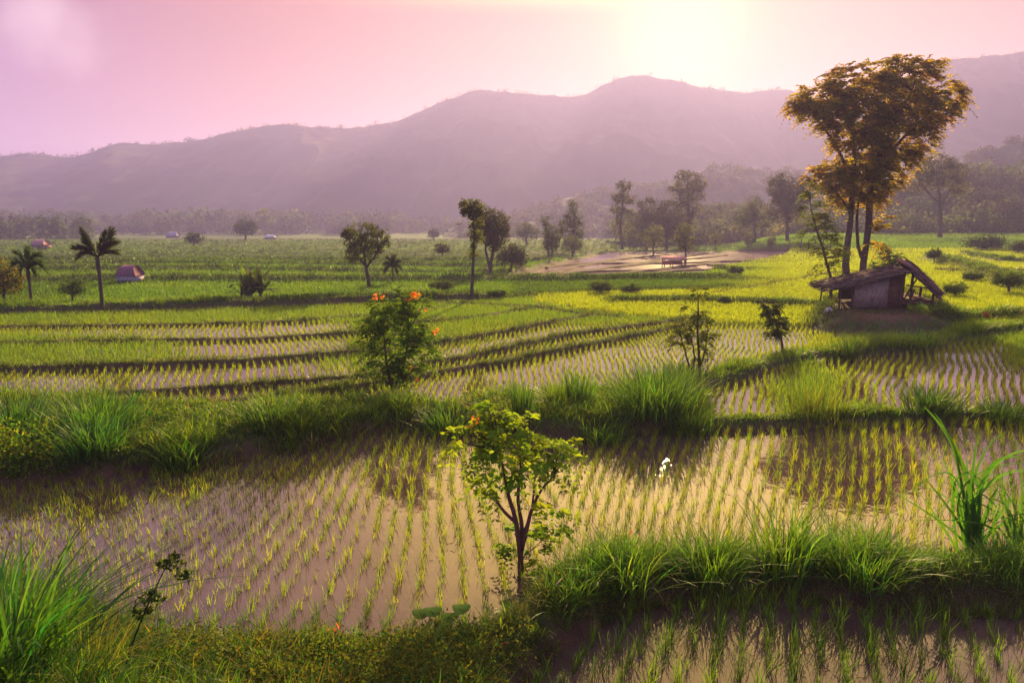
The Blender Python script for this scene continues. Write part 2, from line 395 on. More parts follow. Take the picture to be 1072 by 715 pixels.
FB = [px(q, -0.8) for q in ([(500, 304), (560, 297), (640, 288), (720, 279), (770, 272)], [(515, 299), (570, 291), (650, 279), (700, 271), (740, 266)],
      [(590, 304), (660, 297), (720, 290), (790, 275)], [(540, 296), (600, 281), (660, 270)], [(690, 304), (720, 296), (760, 284)], [(560, 288), (640, 284), (700, 284), (780, 282)], [(620, 276), (700, 276), (815, 273)],
      [(545, 303), (600, 297), (680, 287), (730, 282)], [(530, 294), (620, 283), (690, 275), (760, 268)], [(640, 303), (700, 298), (750, 289)], [(570, 281), (640, 273), (700, 267)], [(700, 290), (730, 291), (765, 286)], [(740, 278), (790, 277), (820, 270)])]

def macro(x, y):
    """large scale level of the valley floor; returns level, bund strength, terrace index"""
    u = 536 + 715 * x / np.maximum(y, 1)
    right = sstep(715, 850, u)
    wob = (fbm(x, y, 0.035, 3) - 0.5) * 9.0 + (x * 0.03)
    d = np.maximum(y - 36 + wob * sstep(36, 46, y), 0)
    q = d / 8.6
    k = np.floor(q); fr = q - k
    drop = -0.18 * (k + sstep(0.80, 1.0, fr))
    drop = np.maximum(drop, -5.4)
    bund = np.exp(-((fr - 0.80) / 0.085) ** 2) * sstep(38, 42, y) * (1 - sstep(200, 330, y))
    rise = 0.016 * np.maximum(y - 75, 0) + 0.05 * np.maximum(y - 150, 0)
    rise = np.minimum(rise, 6)
    lv = drop * (1 - right) + rise * right
    return lv, bund * (1 - right), k, right

def terrain(x, y):
    """height, colour"""
    x = np.asarray(x, float); y = np.asarray(y, float)
    shp = x.shape; x = x.ravel(); y = y.ravel()
    lv, bund, k, right = macro(x, y)
    n1 = fbm(x, y, 1.6, 4); n2 = fbm(x, y, 0.25, 4); n3 = fbm(x, y, 6.0, 3)
    wet_f = np.zeros_like(x); col = np.zeros((len(x), 3))
    green = np.array([0.058, 0.115, 0.007]); lush = np.array([0.16, 0.21, 0.003]); dark = np.array([0.030, 0.052, 0.012]); mud = np.array([0.075, 0.038, 0.026])
    z = np.full_like(x, -0.09) + (n3 - 0.5) * 0.02
    far = y > 33.0
    m = (x.size > 0)
    # back edge of the flooded terraces
    be = seg_front(x, y)
    z = z * (1 - be) + (lv + 0.05 + (n1 - 0.5) * 0.06) * be
    hk = np.mod(np.sin(k * 12.99 + np.floor(x / 23.0 + k * 0.37) * 4.1) * 43758.5, 1.0)
    gcol = green[None] * (0.75 + 0.6 * hk[:, None]) + (n2[:, None] - 0.5) * np.array([0.03, 0.02, 0.0])
    col += mud * (1 - be)[:, None] + gcol * be[:, None]
    sdr = sdist(x, y, DRY_R); r = sstep(-0.25, 0.25, sdr + (n1 - 0.5) * 0.6) * (1 - be * (1 - right))
    z = np.where(r > 0, z * (1 - r) + (0.05 * (1 - be) + lv * be + (n1 - 0.5) * 0.05) * r, z)
    yg = lush * (0.85 + 0.4 * n2[:, None])
    col = col * (1 - r[:, None]) + yg * r[:, None]
    # step bunds of the far terraces
    z += bund * 0.34 * (0.7 + 0.6 * n1)
    bb = np.clip(bund * 1.2, 0, 1)[:, None] * (0.6 + 0.4 * (n2[:, None] > 0.42))
    col = col * (1 - bb) + dark * bb
    # flooded pink fields
    sf = sdist(x, y, FLOOD); ff = sstep(-0.5, 0.5, sf)
    z = z * (1 - ff) + (-0.92) * ff
    col = col * (1 - ff[:, None]) + mud * ff[:, None]
    rim = np.exp(-(sf / 0.7) ** 2); z = z + rim * 0.2 * (n1 + 0.4)
    # bunds
    for pts, hw, ht, kd in BUNDS:
        xs = [p[0] for p in pts]; ys = [p[1] for p in pts]
        mm = (y > min(ys) - 2) & (y < max(ys) + 2) & (x > min(xs) - 2) & (x < max(xs) + 2)
        if not mm.any(): continue
        d = seg_dist(x[mm], y[mm], pts) + (n1[mm] - 0.5) * hw * 0.5
        prof = 1 - sstep(hw * 0.45, hw * 1.15, d); h0 = lv[mm] * be[mm] * 0.9
        z[mm] = np.maximum(z[mm], (h0 + ht * (0.8 + 0.4 * n1[mm])) * prof + z[mm] * (1 - prof))
        cc = (dark if kd else np.array([0.05, 0.045, 0.018]))[None] * (0.7 + 0.6 * n1[mm][:, None]); cc = cc * (1 - 0.5 * (n3[mm][:, None] > 0.62)) + mud * 0.5 * (n3[mm][:, None] > 0.62)
        c = prof[:, None]; col[mm] = col[mm] * (1 - c) + cc * c
    # broad banks
    near = y < 26
    for poly, ht in ((BANK2, 0.34), (NEAR, 0.34)):
        mm = near
        s = sdist(x[mm], y[mm], poly) + (n1[mm] - 0.5) * 0.22
        prof = sstep(-0.06, 0.42, s)
        h = ht * (0.75 + 0.5 * n2[mm]) + (n1[mm] - 0.5) * 0.12
        if poly is NEAR: h = h + 0.9 * sstep(6.2, 2.0, y[mm]) + 0.35 * sstep(-1.0, -4.5, x[mm]) * sstep(8.5, 5.5, y[mm])
        z[mm] = np.maximum(z[mm], z[mm] * (1 - prof) + h * prof)
        g = sstep(0.12, 0.4, s)[:, None]
        cc = mud * (1 - g) * (0.6 + 0.8 * n3[mm][:, None]) + (dark * (0.7 + 0.6 * n2[mm][:, None])) * g
        c = sstep(-0.05, 0.03, s)[:, None]; col[mm] = col[mm] * (1 - c) + cc * c
    mm = (y > 20) & (y < 40) & (x > 6)
    s = sdist(x[mm], y[mm], MOUND) + (n1[mm] - 0.5) * 0.5
    prof = sstep(-0.3, 1.3, s)
    z[mm] = np.maximum(z[mm], z[mm] * (1 - prof) + prof * (0.55 + 0.12 * n1[mm]))
    c = sstep(-0.1, 0.3, s)[:, None]; soil = np.array([0.09, 0.042, 0.028]); top = sstep(0.7, 1.3, s)[:, None]
    cc = dark * (1 - top) * (0.6 + 0.7 * n1[mm][:, None]) + soil * top; cc = np.where((n3[mm] > 0.58)[:, None], cc * 0.4 + soil * 0.5, cc)
    col[mm] = col[mm] * (1 - c) + cc * c
    return z.reshape(shp), np.clip(col, 0.004, 0.6).reshape(shp + (3,))
_be = px([(-2600, 334), (-900, 334), (-300, 331), (0, 328), (150, 324), (300, 320), (400, 316), (500, 314), (560, 311), (640, 308), (760, 306), (1072, 306), (3000, 306)])
_bx = np.array([p[0] for p in _be]); _by = np.array([p[1] for p in _be])
def seg_front(x, y):
    return sstep(-0.3, 0.3, y - np.interp(x, _bx, _by))
def H(x, y):
    return float(terrain(np.array([float(x)]), np.array([float(y)]))[0][0])
def onground(u, v):
    z = 0.0
    for _ in range(14):
        p = G(u, min(v, 900), z)
        z = 0.5 * z + 0.5 * H(p[0], p[1])
    p[2] = H(p[0], p[1]); return p

# ground sheet
NR, NC = 950, 560
yy = (np.geomspace(2.0, 1700.0, NR)) - 6.0
uu = np.linspace(-1.45, 1.45, NC)
Y, U = np.meshgrid(yy, uu, indexing='ij'); X = U * (Y + 9.0)
Z, COL = terrain(X, Y)
i = np.arange(NR - 1)[:, None] * NC + np.arange(NC - 1)[None]
q = np.stack([i, i + 1, i + NC + 1, i + NC], -1).reshape(-1, 4)
mb = MB(); mb.add(np.stack([X, Y, Z], -1).reshape(-1, 3), q, None, COL.reshape(-1, 3))
tag(mb.build('ground', M_ground, smooth=True), 'muddy paddy floor, earthen bunds and green valley fields', kind='structure')

# water sheets
mb = MB()
wx = np.linspace(-60, 60, 60); top = np.interp(wx, _bx, _by) + 0.0
v = np.concatenate([np.stack([wx, np.full(60, 2.0), np.zeros(60)], 1), np.stack([wx, top, np.zeros(60)], 1)])
i = np.arange(59); mb.add(v, np.stack([i, i + 1, i + 61, i + 60], 1))
tag(mb.build('paddy_water', M_water), 'shallow brown water standing in the rice paddies', kind='structure')
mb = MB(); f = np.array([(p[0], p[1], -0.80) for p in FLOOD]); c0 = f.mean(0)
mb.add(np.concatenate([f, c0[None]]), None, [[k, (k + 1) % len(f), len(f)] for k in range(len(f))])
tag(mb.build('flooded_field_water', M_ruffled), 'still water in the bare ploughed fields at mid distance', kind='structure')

for pts in FB:
    c = curve([(a, b, -0.8) for a, b in pts], 60); c[:, 1] += (fbm(c[:, 0], c[:, 1], 0.15, 3) - 0.5) * 3.0
    tg = np.gradient(c, axis=0); sv = np.stack([-tg[:, 1], tg[:, 0], 0 * tg[:, 0]], 1); sv /= np.linalg.norm(sv, axis=1, keepdims=True)
    hw = 0.42 * (0.7 + 0.8 * fbm(c[:, 0], c[:, 1], 0.8, 3))[:, None]; ht = 0.13 * (0.6 + 0.9 * fbm(c[:, 0], c[:, 1], 1.1, 3))[:, None]; up = np.array([0, 0, 1.0])
    v = np.concatenate([c - sv * hw * 1.4 - up * 0.15, c - sv * hw * 0.6 + up * ht, c + sv * hw * 0.5 + up * ht * 1.1, c + sv * hw * 1.4 - up * 0.15]); i = np.arange(59)
    mb = MB(); mb.add(v, np.concatenate([np.stack([i + k * 60, i + 1 + k * 60, i + 61 + k * 60, i + 60 + k * 60], 1) for k in range(3)]), None, (0.05, 0.023, 0.018))
    tag(mb.build('earth_bund', M_ground, smooth=True), 'narrow mud bund across the flooded fields', kind='structure')

# ------------------------------------------------------------------ mountains
def ridge(name, label, prof, yr, yf, yb, col, base=-6.0, rough=1.0, seed=0, cols=900, rows=90, bump=5.0):
    pu = np.array([p[0] for p in prof], float); pv = np.array([p[1] for p in prof], float)
    us = np.linspace(pu[0], pu[-1], cols); vs = np.interp(us, pu, pv)
    k = np.ones(9) / 9; vs = np.convolve(np.pad(vs, 4, mode='edge'), k, 'valid')
    zr = CAMZ + yr * np.array([ray(a, b)[2] / ray(a, b)[1] for a, b in zip(us, vs)])
    xr = np.array([ray(a, b)[0] / ray(a, b)[1] for a, b in zip(us, vs)])   # x per y
    ts = np.linspace(0, 1.35, rows)
    T, XR = np.meshgrid(ts, xr, indexing='ij'); ZR = np.tile(zr, (rows, 1))
    Yp = yf + (yr - yf) * T
    Xp = XR * (yr * 0.5 + Yp * 0.5)
    wid = yr / 100.0
    rav = np.abs(fbm(Xp / wid + seed, Yp / wid * 0.35, 0.09, 4) * 2 - 1)
    s = np.where(T < 1, T ** 1.25, 1 - 0.8 * (T - 1))
    amp = np.clip(1 - np.abs(T - 1) * 0, 0, 1) * np.where(T < 1, np.sin(np.clip(T, 0, 1) * math.pi), 0)
    Zp = base + (ZR - base) * s - rough * (0.22 - rav) * (ZR - base) * amp * -0.7 * 0.6
    Zp = np.where(T < 1, np.minimum(Zp, base + (ZR - base) * (0.3 + 0.7 * T)), Zp)
    b = fbm(Xp + seed * 3, Yp * 0.7, 0.16 * 600 / yr * 0.8, 3); Zp += (b - 0.45) * bump * np.clip(T * 4, 0, 1)
    cc = np.asarray(col)[None, None] * (0.7 + 0.6 * b[..., None]) * (0.8 + 0.5 * rav[..., None])
    i = np.arange(rows - 1)[:, None] * cols + np.arange(cols - 1)[None]
    q = np.stack([i, i + 1, i + cols + 1, i + cols], -1).reshape(-1, 4)
    mb = MB(); mb.add(np.stack([Xp, Yp, Zp], -1).reshape(-1, 3), q, None, np.clip(cc, 0.003, 1).reshape(-1, 3))
    o = mb.build(name, M_mount, smooth=True); tag(o, label, kind='structure')
    return us, xr, zr, yr
FCOL = (0.030, 0.045, 0.022)
R1 = ridge('mountain_range', 'long blue mountain range across the back of the valley',
      [(-700, 175), (-300, 172), (-100, 168), (0, 165), (30, 161), (75, 166), (100, 158), (125, 149), (160, 152), (200, 148), (250, 137), (290, 130), (330, 133), (370, 135), (420, 126), (450, 112), (480, 100), (500, 95),
       (540, 97), (580, 101), (612, 101), (640, 84), (670, 78), (700, 83), (740, 92), (780, 98), (800, 94), (825, 94), (870, 105), (940, 112), (1100, 118), (1500, 130)], 720, 430, 980, FCOL, seed=2, bump=3)
ridge('mountain_spur', 'high mountain shoulder rising behind the tall tree at the right',
      [(800, 190), (860, 150), (900, 112), (940, 84), (985, 65), (1020, 60), (1072, 55), (1200, 50), (1500, 70), (1900, 110)], 560, 330, 700, FCOL, seed=9, bump=3, cols=500)
ridge('low_hill', 'low faded hill behind the trees of the valley edge',
      [(470, 243), (540, 226), (590, 210), (640, 200), (700, 190), (740, 178), (770, 174), (800, 179), (830, 184), (880, 186), (960, 190), (1100, 205), (1300, 225)], 340, 235, 420, FCOL, seed=5, bump=4.5, cols=500, rows=60)
ridge('right_hill', 'wooded hill slope at the right edge',
      [(890, 215), (950, 196), (1000, 172), (1040, 157), (1072, 146), (1200, 120), (1500, 110), (1900, 140)], 260, 190, 330, FCOL, seed=11, bump=4.0, cols=400, rows=60)
RH = ridge('wooded_slope', 'dark wooded slope behind the right hand fields',
      [(640, 243), (700, 236), (760, 228), (830, 222), (880, 214), (930, 206), (980, 196), (1030, 190), (1072, 186), (1300, 170), (1700, 160)], 165, 122, 220, (0.035, 0.05, 0.022), seed=15, bump=2.0, cols=400, rows=50, base=-1.5)

# ------------------------------------------------------------------ trees
def crown(mb, blobs, nclump, cr, nleaf, ls, col, style='oval', flat=0.8, limb=None, limbmb=None, gap=0.0, aspect=0.5, shell=0.55, shade=0.25, gs=3.2):
    """blobs: (centre xyz, radii xyz). clumps of leaves are spread through each blob, biased to its surface"""
    vol = np.array([b[1][0] * b[1][1] * b[1][2] for b in blobs]) ** (2 / 3); cnt = np.maximum(1, (nclump * vol / vol.sum()).astype(int))
    out = []
    for (c, r), n in zip(blobs, cnt):
        d = unit(n); rr = (RNG.random(n) ** (1 / 3)) * (1 - shell) + shell * (0.85 + 0.25 * RNG.random(n)); rr = np.where(RNG.random(n) < 0.3, RNG.random(n) ** 0.5, rr)
        p = np.asarray(c) + d * rr[:, None] * np.asarray(r); out.append(np.concatenate([p, d], 1))
    pc = np.concatenate(out)
    if gap:
        q_ = pc[:, :3] / (cr * gs); ph = RNG.random(3) * 6; nv = np.sin(q_[:, 0] * 2.1 + ph[0] + np.sin(q_[:, 2] * 1.7)) + np.sin(q_[:, 1] * 2.3 + ph[1] + q_[:, 0]) + np.sin(q_[:, 2] * 2.9 + ph[2] - q_[:, 0] * 0.7); pc = pc[nv > np.quantile(nv, gap)]
    n = len(pc)
    kc = 1 + RNG.normal(0, shade, n)
    hue = np.clip(RNG.normal(0, 0.09, n), -0.2, 0.2)
    if style == 'oval':
        k = nleaf; off = unit(n * k) * (RNG.random((n * k, 1)) ** 0.6) * cr * (0.6 + 0.8 * np.repeat(RNG.random(n), k))[:, None]; off[:, 2] *= flat
        pos = np.repeat(pc[:, :3], k, 0) + off
        cc = vary(col, n * k, 0.12, 0.08) * np.clip(np.repeat(kc, k), 0.45, 1.7)[:, None]; cc[:, 0] *= 1 + np.repeat(hue, k)
        dr = unit(n * k) + np.repeat(pc[:, 3:], k, 0) * 0.6; dr[:, 2] -= 0.25; dr /= np.linalg.norm(dr, axis=1, keepdims=True)
        no_ = off / (np.linalg.norm(off, axis=1, keepdims=True) + 1e-9) + np.repeat(pc[:, 3:], k, 0) * 0.7 + unit(n * k) * 0.55; dr = np.cross(no_, unit(n * k)); dr /= np.linalg.norm(dr, axis=1, keepdims=True) + 1e-9
        leaves(mb, pos, ls * (0.7 + 0.6 * RNG.random(n * k)), cc, aspect, dr, nor=no_)
    else:  # pinnate compound leaves, spreading outward and drooping
        k = nleaf; m = n * k
        d = np.repeat(pc[:, 3:], k, 0) * 0.9 + unit(m) * 0.75; d[:, 2] = d[:, 2] * 0.45 + 0.12; d /= np.linalg.norm(d, axis=1, keepdims=True)
        p0 = np.repeat(pc[:, :3], k, 0) + unit(m) * cr * 0.3
        Ln = cr * 1.5 * (0.6 + 0.7 * RNG.random(m)); s = np.cross(d, np.tile([0, 0, 1.0], (m, 1))); s /= np.linalg.norm(s, axis=1, keepdims=True) + 1e-9
        cc = vary(col, m, 0.14, 0.08) * np.clip(np.repeat(kc, k), 0.45, 1.7)[:, None]; cc[:, 0] *= 1 + np.repeat(hue, k)
        J = 6
        for j in range(J):
            t = (j + 0.6) / J; pj = p0 + d * (Ln * t)[:, None]; pj[:, 2] -= Ln * 0.55 * t * t
            for sg in (-1, 1):
                dd = d * 0.45 + s * sg + np.array([0, 0, -0.35]); dd += RNG.normal(0, 0.15, (m, 3)); dd /= np.linalg.norm(dd, axis=1, keepdims=True)
                leaves(mb, pj, ls * (1.15 - 0.5 * t) * (0.8 + 0.4 * RNG.random(m)), cc, aspect, dd)
    if limbmb is not None and limb is not None:
        pts0 = np.asarray(limb); nl = min(n, 70)
        for a in RNG.choice(n, nl, replace=False):
            e = pc[a, :3]; low = pts0[pts0[:, 2] < e[2] + 0.1]; low = pts0 if len(low) == 0 else low
            s_ = low[np.argmin(np.linalg.norm(low - e, axis=1) + RNG.random(len(low)) * 0.5 * cr)]
            ln = np.linalg.norm(e - s_); mid = (s_ + e) / 2 + np.array([0, 0, -0.08 * ln])
            tube(limbmb, curve([s_, mid, e], 5), np.linspace(0.014, 0.005, 5) * ln ** 0.6 * 1.5, LIMB, 4, False)
LIMB = (0.085, 0.06, 0.045)

def tree(name, label, cat, base, trunks, blobs, nclump=120, cr=9, nleaf=14, ls=3.2, col=(0.05, 0.085, 0.016), style='oval', bark=(0.09, 0.065, 0.05),
         group=None, depth=0.8, gap=0, aspect=0.55, shade=0.25, trunk_parts=True, foot=None, shell=0.55, yoff=0.0, mat=None, gs=3.2):
    """all measures in photo pixels at the tree's own distance, turned into metres"""
    p = onground(*base); y = p[1]
    s = y / F
    if style == 'oval': nclump = int(nclump * 1.6)
    root = thing(name, label, cat, p, group)
    tps = []
    for tr in trunks:
        pts = [P(a, b, y + dy * s) for a, b, _, dy in tr]; pts[0][2] = min(pts[0][2], p[2] + 0.02) - 0.04 if tr[0][1] >= base[1] - 2 else pts[0][2]
        rr = np.interp(np.linspace(0, 1, 12), np.linspace(0, 1, len(tr)), [t[2] for t in tr]) * s
        c = curve(pts, 12, 0.25 * s); tps.append((c, rr))
    allp = np.concatenate([c[3:] for c, _ in tps]) if tps else np.array([p])
    first = None
    for c, rr in tps:
        m = MB(); tube(m, c, rr, bark, 8)
        if first is None: first = m
        o_ = m if c is tps[0][0] else m
        if c is not tps[0][0]: m.build('trunk', M_bark, root, True)
    bl = [(P(a, b, y + (dz[0] if dz else 0) * s), (ru * s, (ru + rv) * 0.5 * depth * s, rv * s)) for a, b, ru, rv, *dz in blobs]
    cm_ = MB(); lm = first if first is not None else MB()
    crown(cm_, bl, nclump, cr * s, nleaf, ls * s, col, style, limb=allp, limbmb=lm, gap=gap, aspect=aspect, shade=shade, shell=shell, gs=gs)
    lm.build('trunk' if trunks else 'stem', M_bark, root, True)
    cm_.build('crown', mat or M_leaf, root)
    return root, p, s

# --- the tall tree over the hut
GRN = (0.060, 0.085, 0.012)
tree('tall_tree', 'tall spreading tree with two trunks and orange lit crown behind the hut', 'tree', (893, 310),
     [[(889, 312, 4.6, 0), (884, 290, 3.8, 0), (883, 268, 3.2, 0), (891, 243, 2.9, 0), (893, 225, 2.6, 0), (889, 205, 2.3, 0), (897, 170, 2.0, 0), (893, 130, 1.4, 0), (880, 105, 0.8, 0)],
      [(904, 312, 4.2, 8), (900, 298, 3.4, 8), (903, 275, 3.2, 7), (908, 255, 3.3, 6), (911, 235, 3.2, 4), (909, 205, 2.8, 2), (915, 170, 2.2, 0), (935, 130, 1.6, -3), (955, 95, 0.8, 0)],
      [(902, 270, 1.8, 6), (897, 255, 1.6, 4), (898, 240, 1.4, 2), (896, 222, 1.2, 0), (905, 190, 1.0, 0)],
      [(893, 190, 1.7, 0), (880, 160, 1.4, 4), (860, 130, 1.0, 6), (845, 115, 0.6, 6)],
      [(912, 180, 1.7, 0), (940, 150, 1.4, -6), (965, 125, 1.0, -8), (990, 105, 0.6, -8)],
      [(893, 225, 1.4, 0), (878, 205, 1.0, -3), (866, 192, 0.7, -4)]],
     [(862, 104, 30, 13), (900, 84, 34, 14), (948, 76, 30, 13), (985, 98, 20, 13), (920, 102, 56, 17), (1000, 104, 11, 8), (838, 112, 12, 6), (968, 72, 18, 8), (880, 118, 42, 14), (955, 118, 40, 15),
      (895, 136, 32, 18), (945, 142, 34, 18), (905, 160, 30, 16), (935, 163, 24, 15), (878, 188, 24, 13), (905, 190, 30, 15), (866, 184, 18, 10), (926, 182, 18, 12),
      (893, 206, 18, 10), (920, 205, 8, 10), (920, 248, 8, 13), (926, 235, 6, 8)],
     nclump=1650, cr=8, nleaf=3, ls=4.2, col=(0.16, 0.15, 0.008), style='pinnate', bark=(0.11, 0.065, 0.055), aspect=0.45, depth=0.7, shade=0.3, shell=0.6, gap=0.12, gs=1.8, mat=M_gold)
tree('slender_tree', 'slender feathery tree leaning at the left of the hut', 'tree', (868, 318),
     [[(867, 320, 1.6, 0), (872, 300, 1.5, 0), (867, 280, 1.3, 0), (860, 255, 1.1, 0), (852, 235, 0.8, 0), (848, 210, 0.5, 0)]],
     [(850, 215, 10, 12), (853, 238, 13, 14), (866, 258, 14, 14), (875, 268, 9, 12), (846, 198, 7, 7), (862, 280, 6, 6)],
     nclump=75, cr=9, nleaf=4, ls=3.6, col=(0.075, 0.10, 0.014), style='pinnate', aspect=0.4, gap=0.1)
tree('bushy_sapling', 'small leafy sapling rising behind the hut roof', 'sapling', (932, 300),
     [[(932, 302, 1.0, 0), (932, 285, 0.9, 0), (930, 268, 0.5, 0)]], [(930, 272, 11, 9), (938, 278, 8, 7), (922, 278, 8, 6)],
     nclump=40, cr=7, nleaf=4, ls=3.4, col=(0.045, 0.08, 0.02), style='pinnate', aspect=0.4)

# --- middle distance trees on the valley floor
tree('slim_tree', 'slim pole trunked tree with ragged leaves in front of the dark oval tree', 'tree', (493, 312),
     [[(493, 314, 2.6, 0), (495, 290, 1.7, 0), (496, 262, 1.4, 0), (497, 240, 1.0, 0), (494, 218, 0.7, 0)]],
     [(494, 217, 13, 8), (498, 232, 7, 10), (499, 248, 7, 10), (495, 262, 4, 8), (490, 222, 8, 5), (505, 222, 6, 6)],
     nclump=90, cr=4.5, nleaf=12, ls=3.2, col=(0.075, 0.09, 0.014), shade=0.35)
tree('oval_tree', 'dark dense oval tree just right of the slim pole tree', 'tree', (513, 288),
     [[(513, 290, 2.4, 0), (514, 275, 1.8, 0), (517, 262, 1.5, 0), (518, 245, 1, 0)], [(513, 282, 1.6, 0), (509, 266, 1.2, 0), (507, 250, 0.8, 0)]],
     [(516, 238, 16, 20), (520, 245, 13, 18), (510, 242, 12, 16)], nclump=240, cr=4.5, nleaf=14, ls=2.4, col=(0.045, 0.05, 0.018), shade=0.15)
tree('round_bush', 'low dark bush at the foot of the oval tree', 'bush', (536, 283),
     [[(535, 284, 1.2, 0), (536, 272, 0.8, 0)]], [(537, 266, 12, 10), (530, 270, 9, 9), (544, 270, 8, 8)], nclump=110, cr=4.5, nleaf=12, ls=2.4, col=(0.04, 0.055, 0.018))
tree('umbrella_tree', 'round headed tree on a leaning trunk alone in the green field', 'tree', (387, 302),
     [[(387, 303, 2.4, 0), (385, 290, 1.8, 0), (383, 278, 1.6, 0), (381, 262, 1.0, 0)], [(384, 280, 1.3, 0), (376, 270, 0.9, 0), (370, 258, 0.6, 0)], [(384, 280, 1.3, 0), (391, 270, 0.9, 0), (396, 260, 0.6, 0)]],
     [(380, 243, 22, 9), (374, 254, 15, 11), (392, 254, 16, 12), (382, 262, 18, 12), (402, 248, 7, 6), (364, 246, 8, 6), (370, 268, 9, 9)],
     nclump=210, cr=4.5, nleaf=13, ls=2.4, col=(0.055, 0.07, 0.018), shade=0.3)
def small(label, u, v, w, h, col=(0.04, 0.06, 0.02), name='bush', cat='bush', n=60, tr=0.35, group=None, **k):
    t = h * tr
    return tree(name, label, cat, (u, v), [[(u, v + 1, max(0.7, w * 0.05), 0), (u, v - t, max(0.5, w * 0.035), 0), (u, v - h * 0.7, 0.4, 0)]],
         [(u, v - h * 0.62, w * 0.5, h * 0.34), (u - w * 0.22, v - h * 0.5, w * 0.3, h * 0.26), (u + w * 0.22, v - h * 0.52, w * 0.3, h * 0.26)],
         nclump=n, cr=max(2.5, w * 0.16), nleaf=10, ls=max(1.6, w * 0.07), col=col, group=group, **k)
small('leafy shrub standing between the two palms on the left', 76, 318, 27, 30, (0.045, 0.08, 0.02), 'shrub', 'shrub', 90, 0.3)
small('russet and green tree cut by the left edge beside the short palm', 4, 320, 38, 50, (0.09, 0.085, 0.015), 'edge_tree', 'tree', 130)
small('mushroom shaped bush beyond the pink roofed hut', 203, 259, 20, 17, (0.04, 0.06, 0.02), 'bush', 'bush', 70, 0.2)
small('dark round tree next to the white field shed', 257, 253, 24, 25, (0.025, 0.045, 0.025), 'round_tree', 'tree', 110, 0.2)
small('small rounded bush in the fields to the left of the slim tree', 463, 270, 16, 18, (0.045, 0.06, 0.02), 'bush', 'bush', 60, 0.15)
small('faded little tree up the valley behind the small rounded bush', 454, 252, 11, 13, (0.04, 0.055, 0.02), 'tree', 'tree', 50, 0.2)
small('tiny dark shrub near the far treeline above the palm', 129, 246, 12, 13, (0.03, 0.045, 0.02), 'shrub', 'shrub', 40, 0.15)
small('tiny shrub with a grey shed beside it in the far left fields', 178, 240, 14, 12, (0.03, 0.045, 0.025), 'shrub', 'shrub', 40, 0.15)

# --- hazy trees at the valley edge
HZ = (0.045, 0.06, 0.022)
small('hazy broad tree furthest left in the valley edge group', 551, 258, 26, 26, HZ, 'valley_tree', 'tree', 90, 0.2)
small('leaning hazy tree with a drooping top beside the tall pointed tree', 578, 272, 18, 38, HZ, 'valley_tree', 'tree', 90, 0.3)
tree('leaning_tree', 'thin hazy tree with a small tuft on its bent top', 'tree', (574, 270), [[(575, 271, 1.1, 0), (573, 250, 0.9, 0), (569, 230, 0.6, 0)]],
     [(570, 232, 5, 6), (573, 242, 6, 7), (577, 255, 9, 10)], nclump=60, cr=3.5, nleaf=10, ls=2.0, col=HZ)
tree('pointed_tree', 'tall pointed hazy tree with ragged drooping tiers', 'tree', (601, 266), [[(601, 267, 1.3, 0), (601, 240, 1.0, 0), (600, 212, 0.5, 0)]],
     [(600, 216, 5, 7), (600, 228, 10, 6), (602, 238, 10, 7), (592, 236, 7, 5), (601, 250, 8, 8), (588, 244, 5, 6), (607, 247, 6, 5)], nclump=130, cr=4, nleaf=10, ls=2.2, col=HZ, shade=0.3)
small('low leafy tree under the tall pointed tree', 599, 270, 24, 24, (0.055, 0.075, 0.025), 'valley_tree', 'tree', 90, 0.1)
tree('airy_tree', 'tall airy tree with stacked open tufts, left of the domed trees', 'tree', (651, 262), [[(652, 263, 1.4, 0), (649, 240, 1.2, 0), (652, 215, 0.9, 0), (653, 195, 0.5, 0)]],
     [(653, 196, 9, 6), (647, 206, 7, 6), (657, 208, 9, 6), (647, 219, 8, 6), (655, 224, 9, 6), (648, 232, 6, 5)], nclump=110, cr=4, nleaf=10, ls=2.2, col=(0.06, 0.065, 0.02), shade=0.3)
tree('domed_tree', 'dense purple grey domed tree, left one of the pair', 'tree', (677, 262), [[(677, 263, 1.5, 0), (677, 240, 1.2, 0)]],
     [(677, 222, 13, 15), (672, 236, 16, 14), (684, 238, 14, 14)], nclump=170, cr=4.5, nleaf=12, ls=2.2, col=(0.04, 0.045, 0.022), shade=0.15)
tree('domed_tree', 'dense purple grey domed tree, right one of the pair under the tall wide tree', 'tree', (698, 262), [[(698, 263, 1.5, 0), (698, 240, 1.2, 0)]],
     [(699, 224, 12, 14), (694, 238, 14, 13), (706, 238, 13, 14)], nclump=160, cr=4.5, nleaf=12, ls=2.2, col=(0.04, 0.045, 0.022), shade=0.15)
tree('wide_tree', 'tallest wide topped tree of the valley edge with layered crown', 'tree', (722, 260), [[(722, 261, 1.8, 0), (722, 235, 1.5, 0), (720, 210, 1.1, 0), (720, 188, 0.6, 0)]],
     [(720, 187, 14, 8), (730, 195, 10, 8), (711, 199, 11, 7), (722, 205, 16, 8), (712, 214, 12, 7), (728, 216, 10, 7), (718, 228, 12, 9)], nclump=190, cr=4.5, nleaf=11, ls=2.4, col=(0.06, 0.065, 0.018), shade=0.3)
small('pale green bushy tree in front of the right hand domed tree', 684, 268, 22, 36, (0.075, 0.095, 0.025), 'pale_tree', 'tree', 90, 0.2)
tree('field_tree', 'small open tree standing beside the pink field shed', 'tree', (718, 276), [[(718, 277, 1.1, 0), (718, 262, 0.9, 0), (717, 250, 0.5, 0)]],
     [(716, 240, 8, 6), (712, 250, 8, 7), (721, 252, 8, 6), (717, 258, 9, 5)], nclump=80, cr=3.5, nleaf=10, ls=2.2, col=(0.07, 0.085, 0.02))
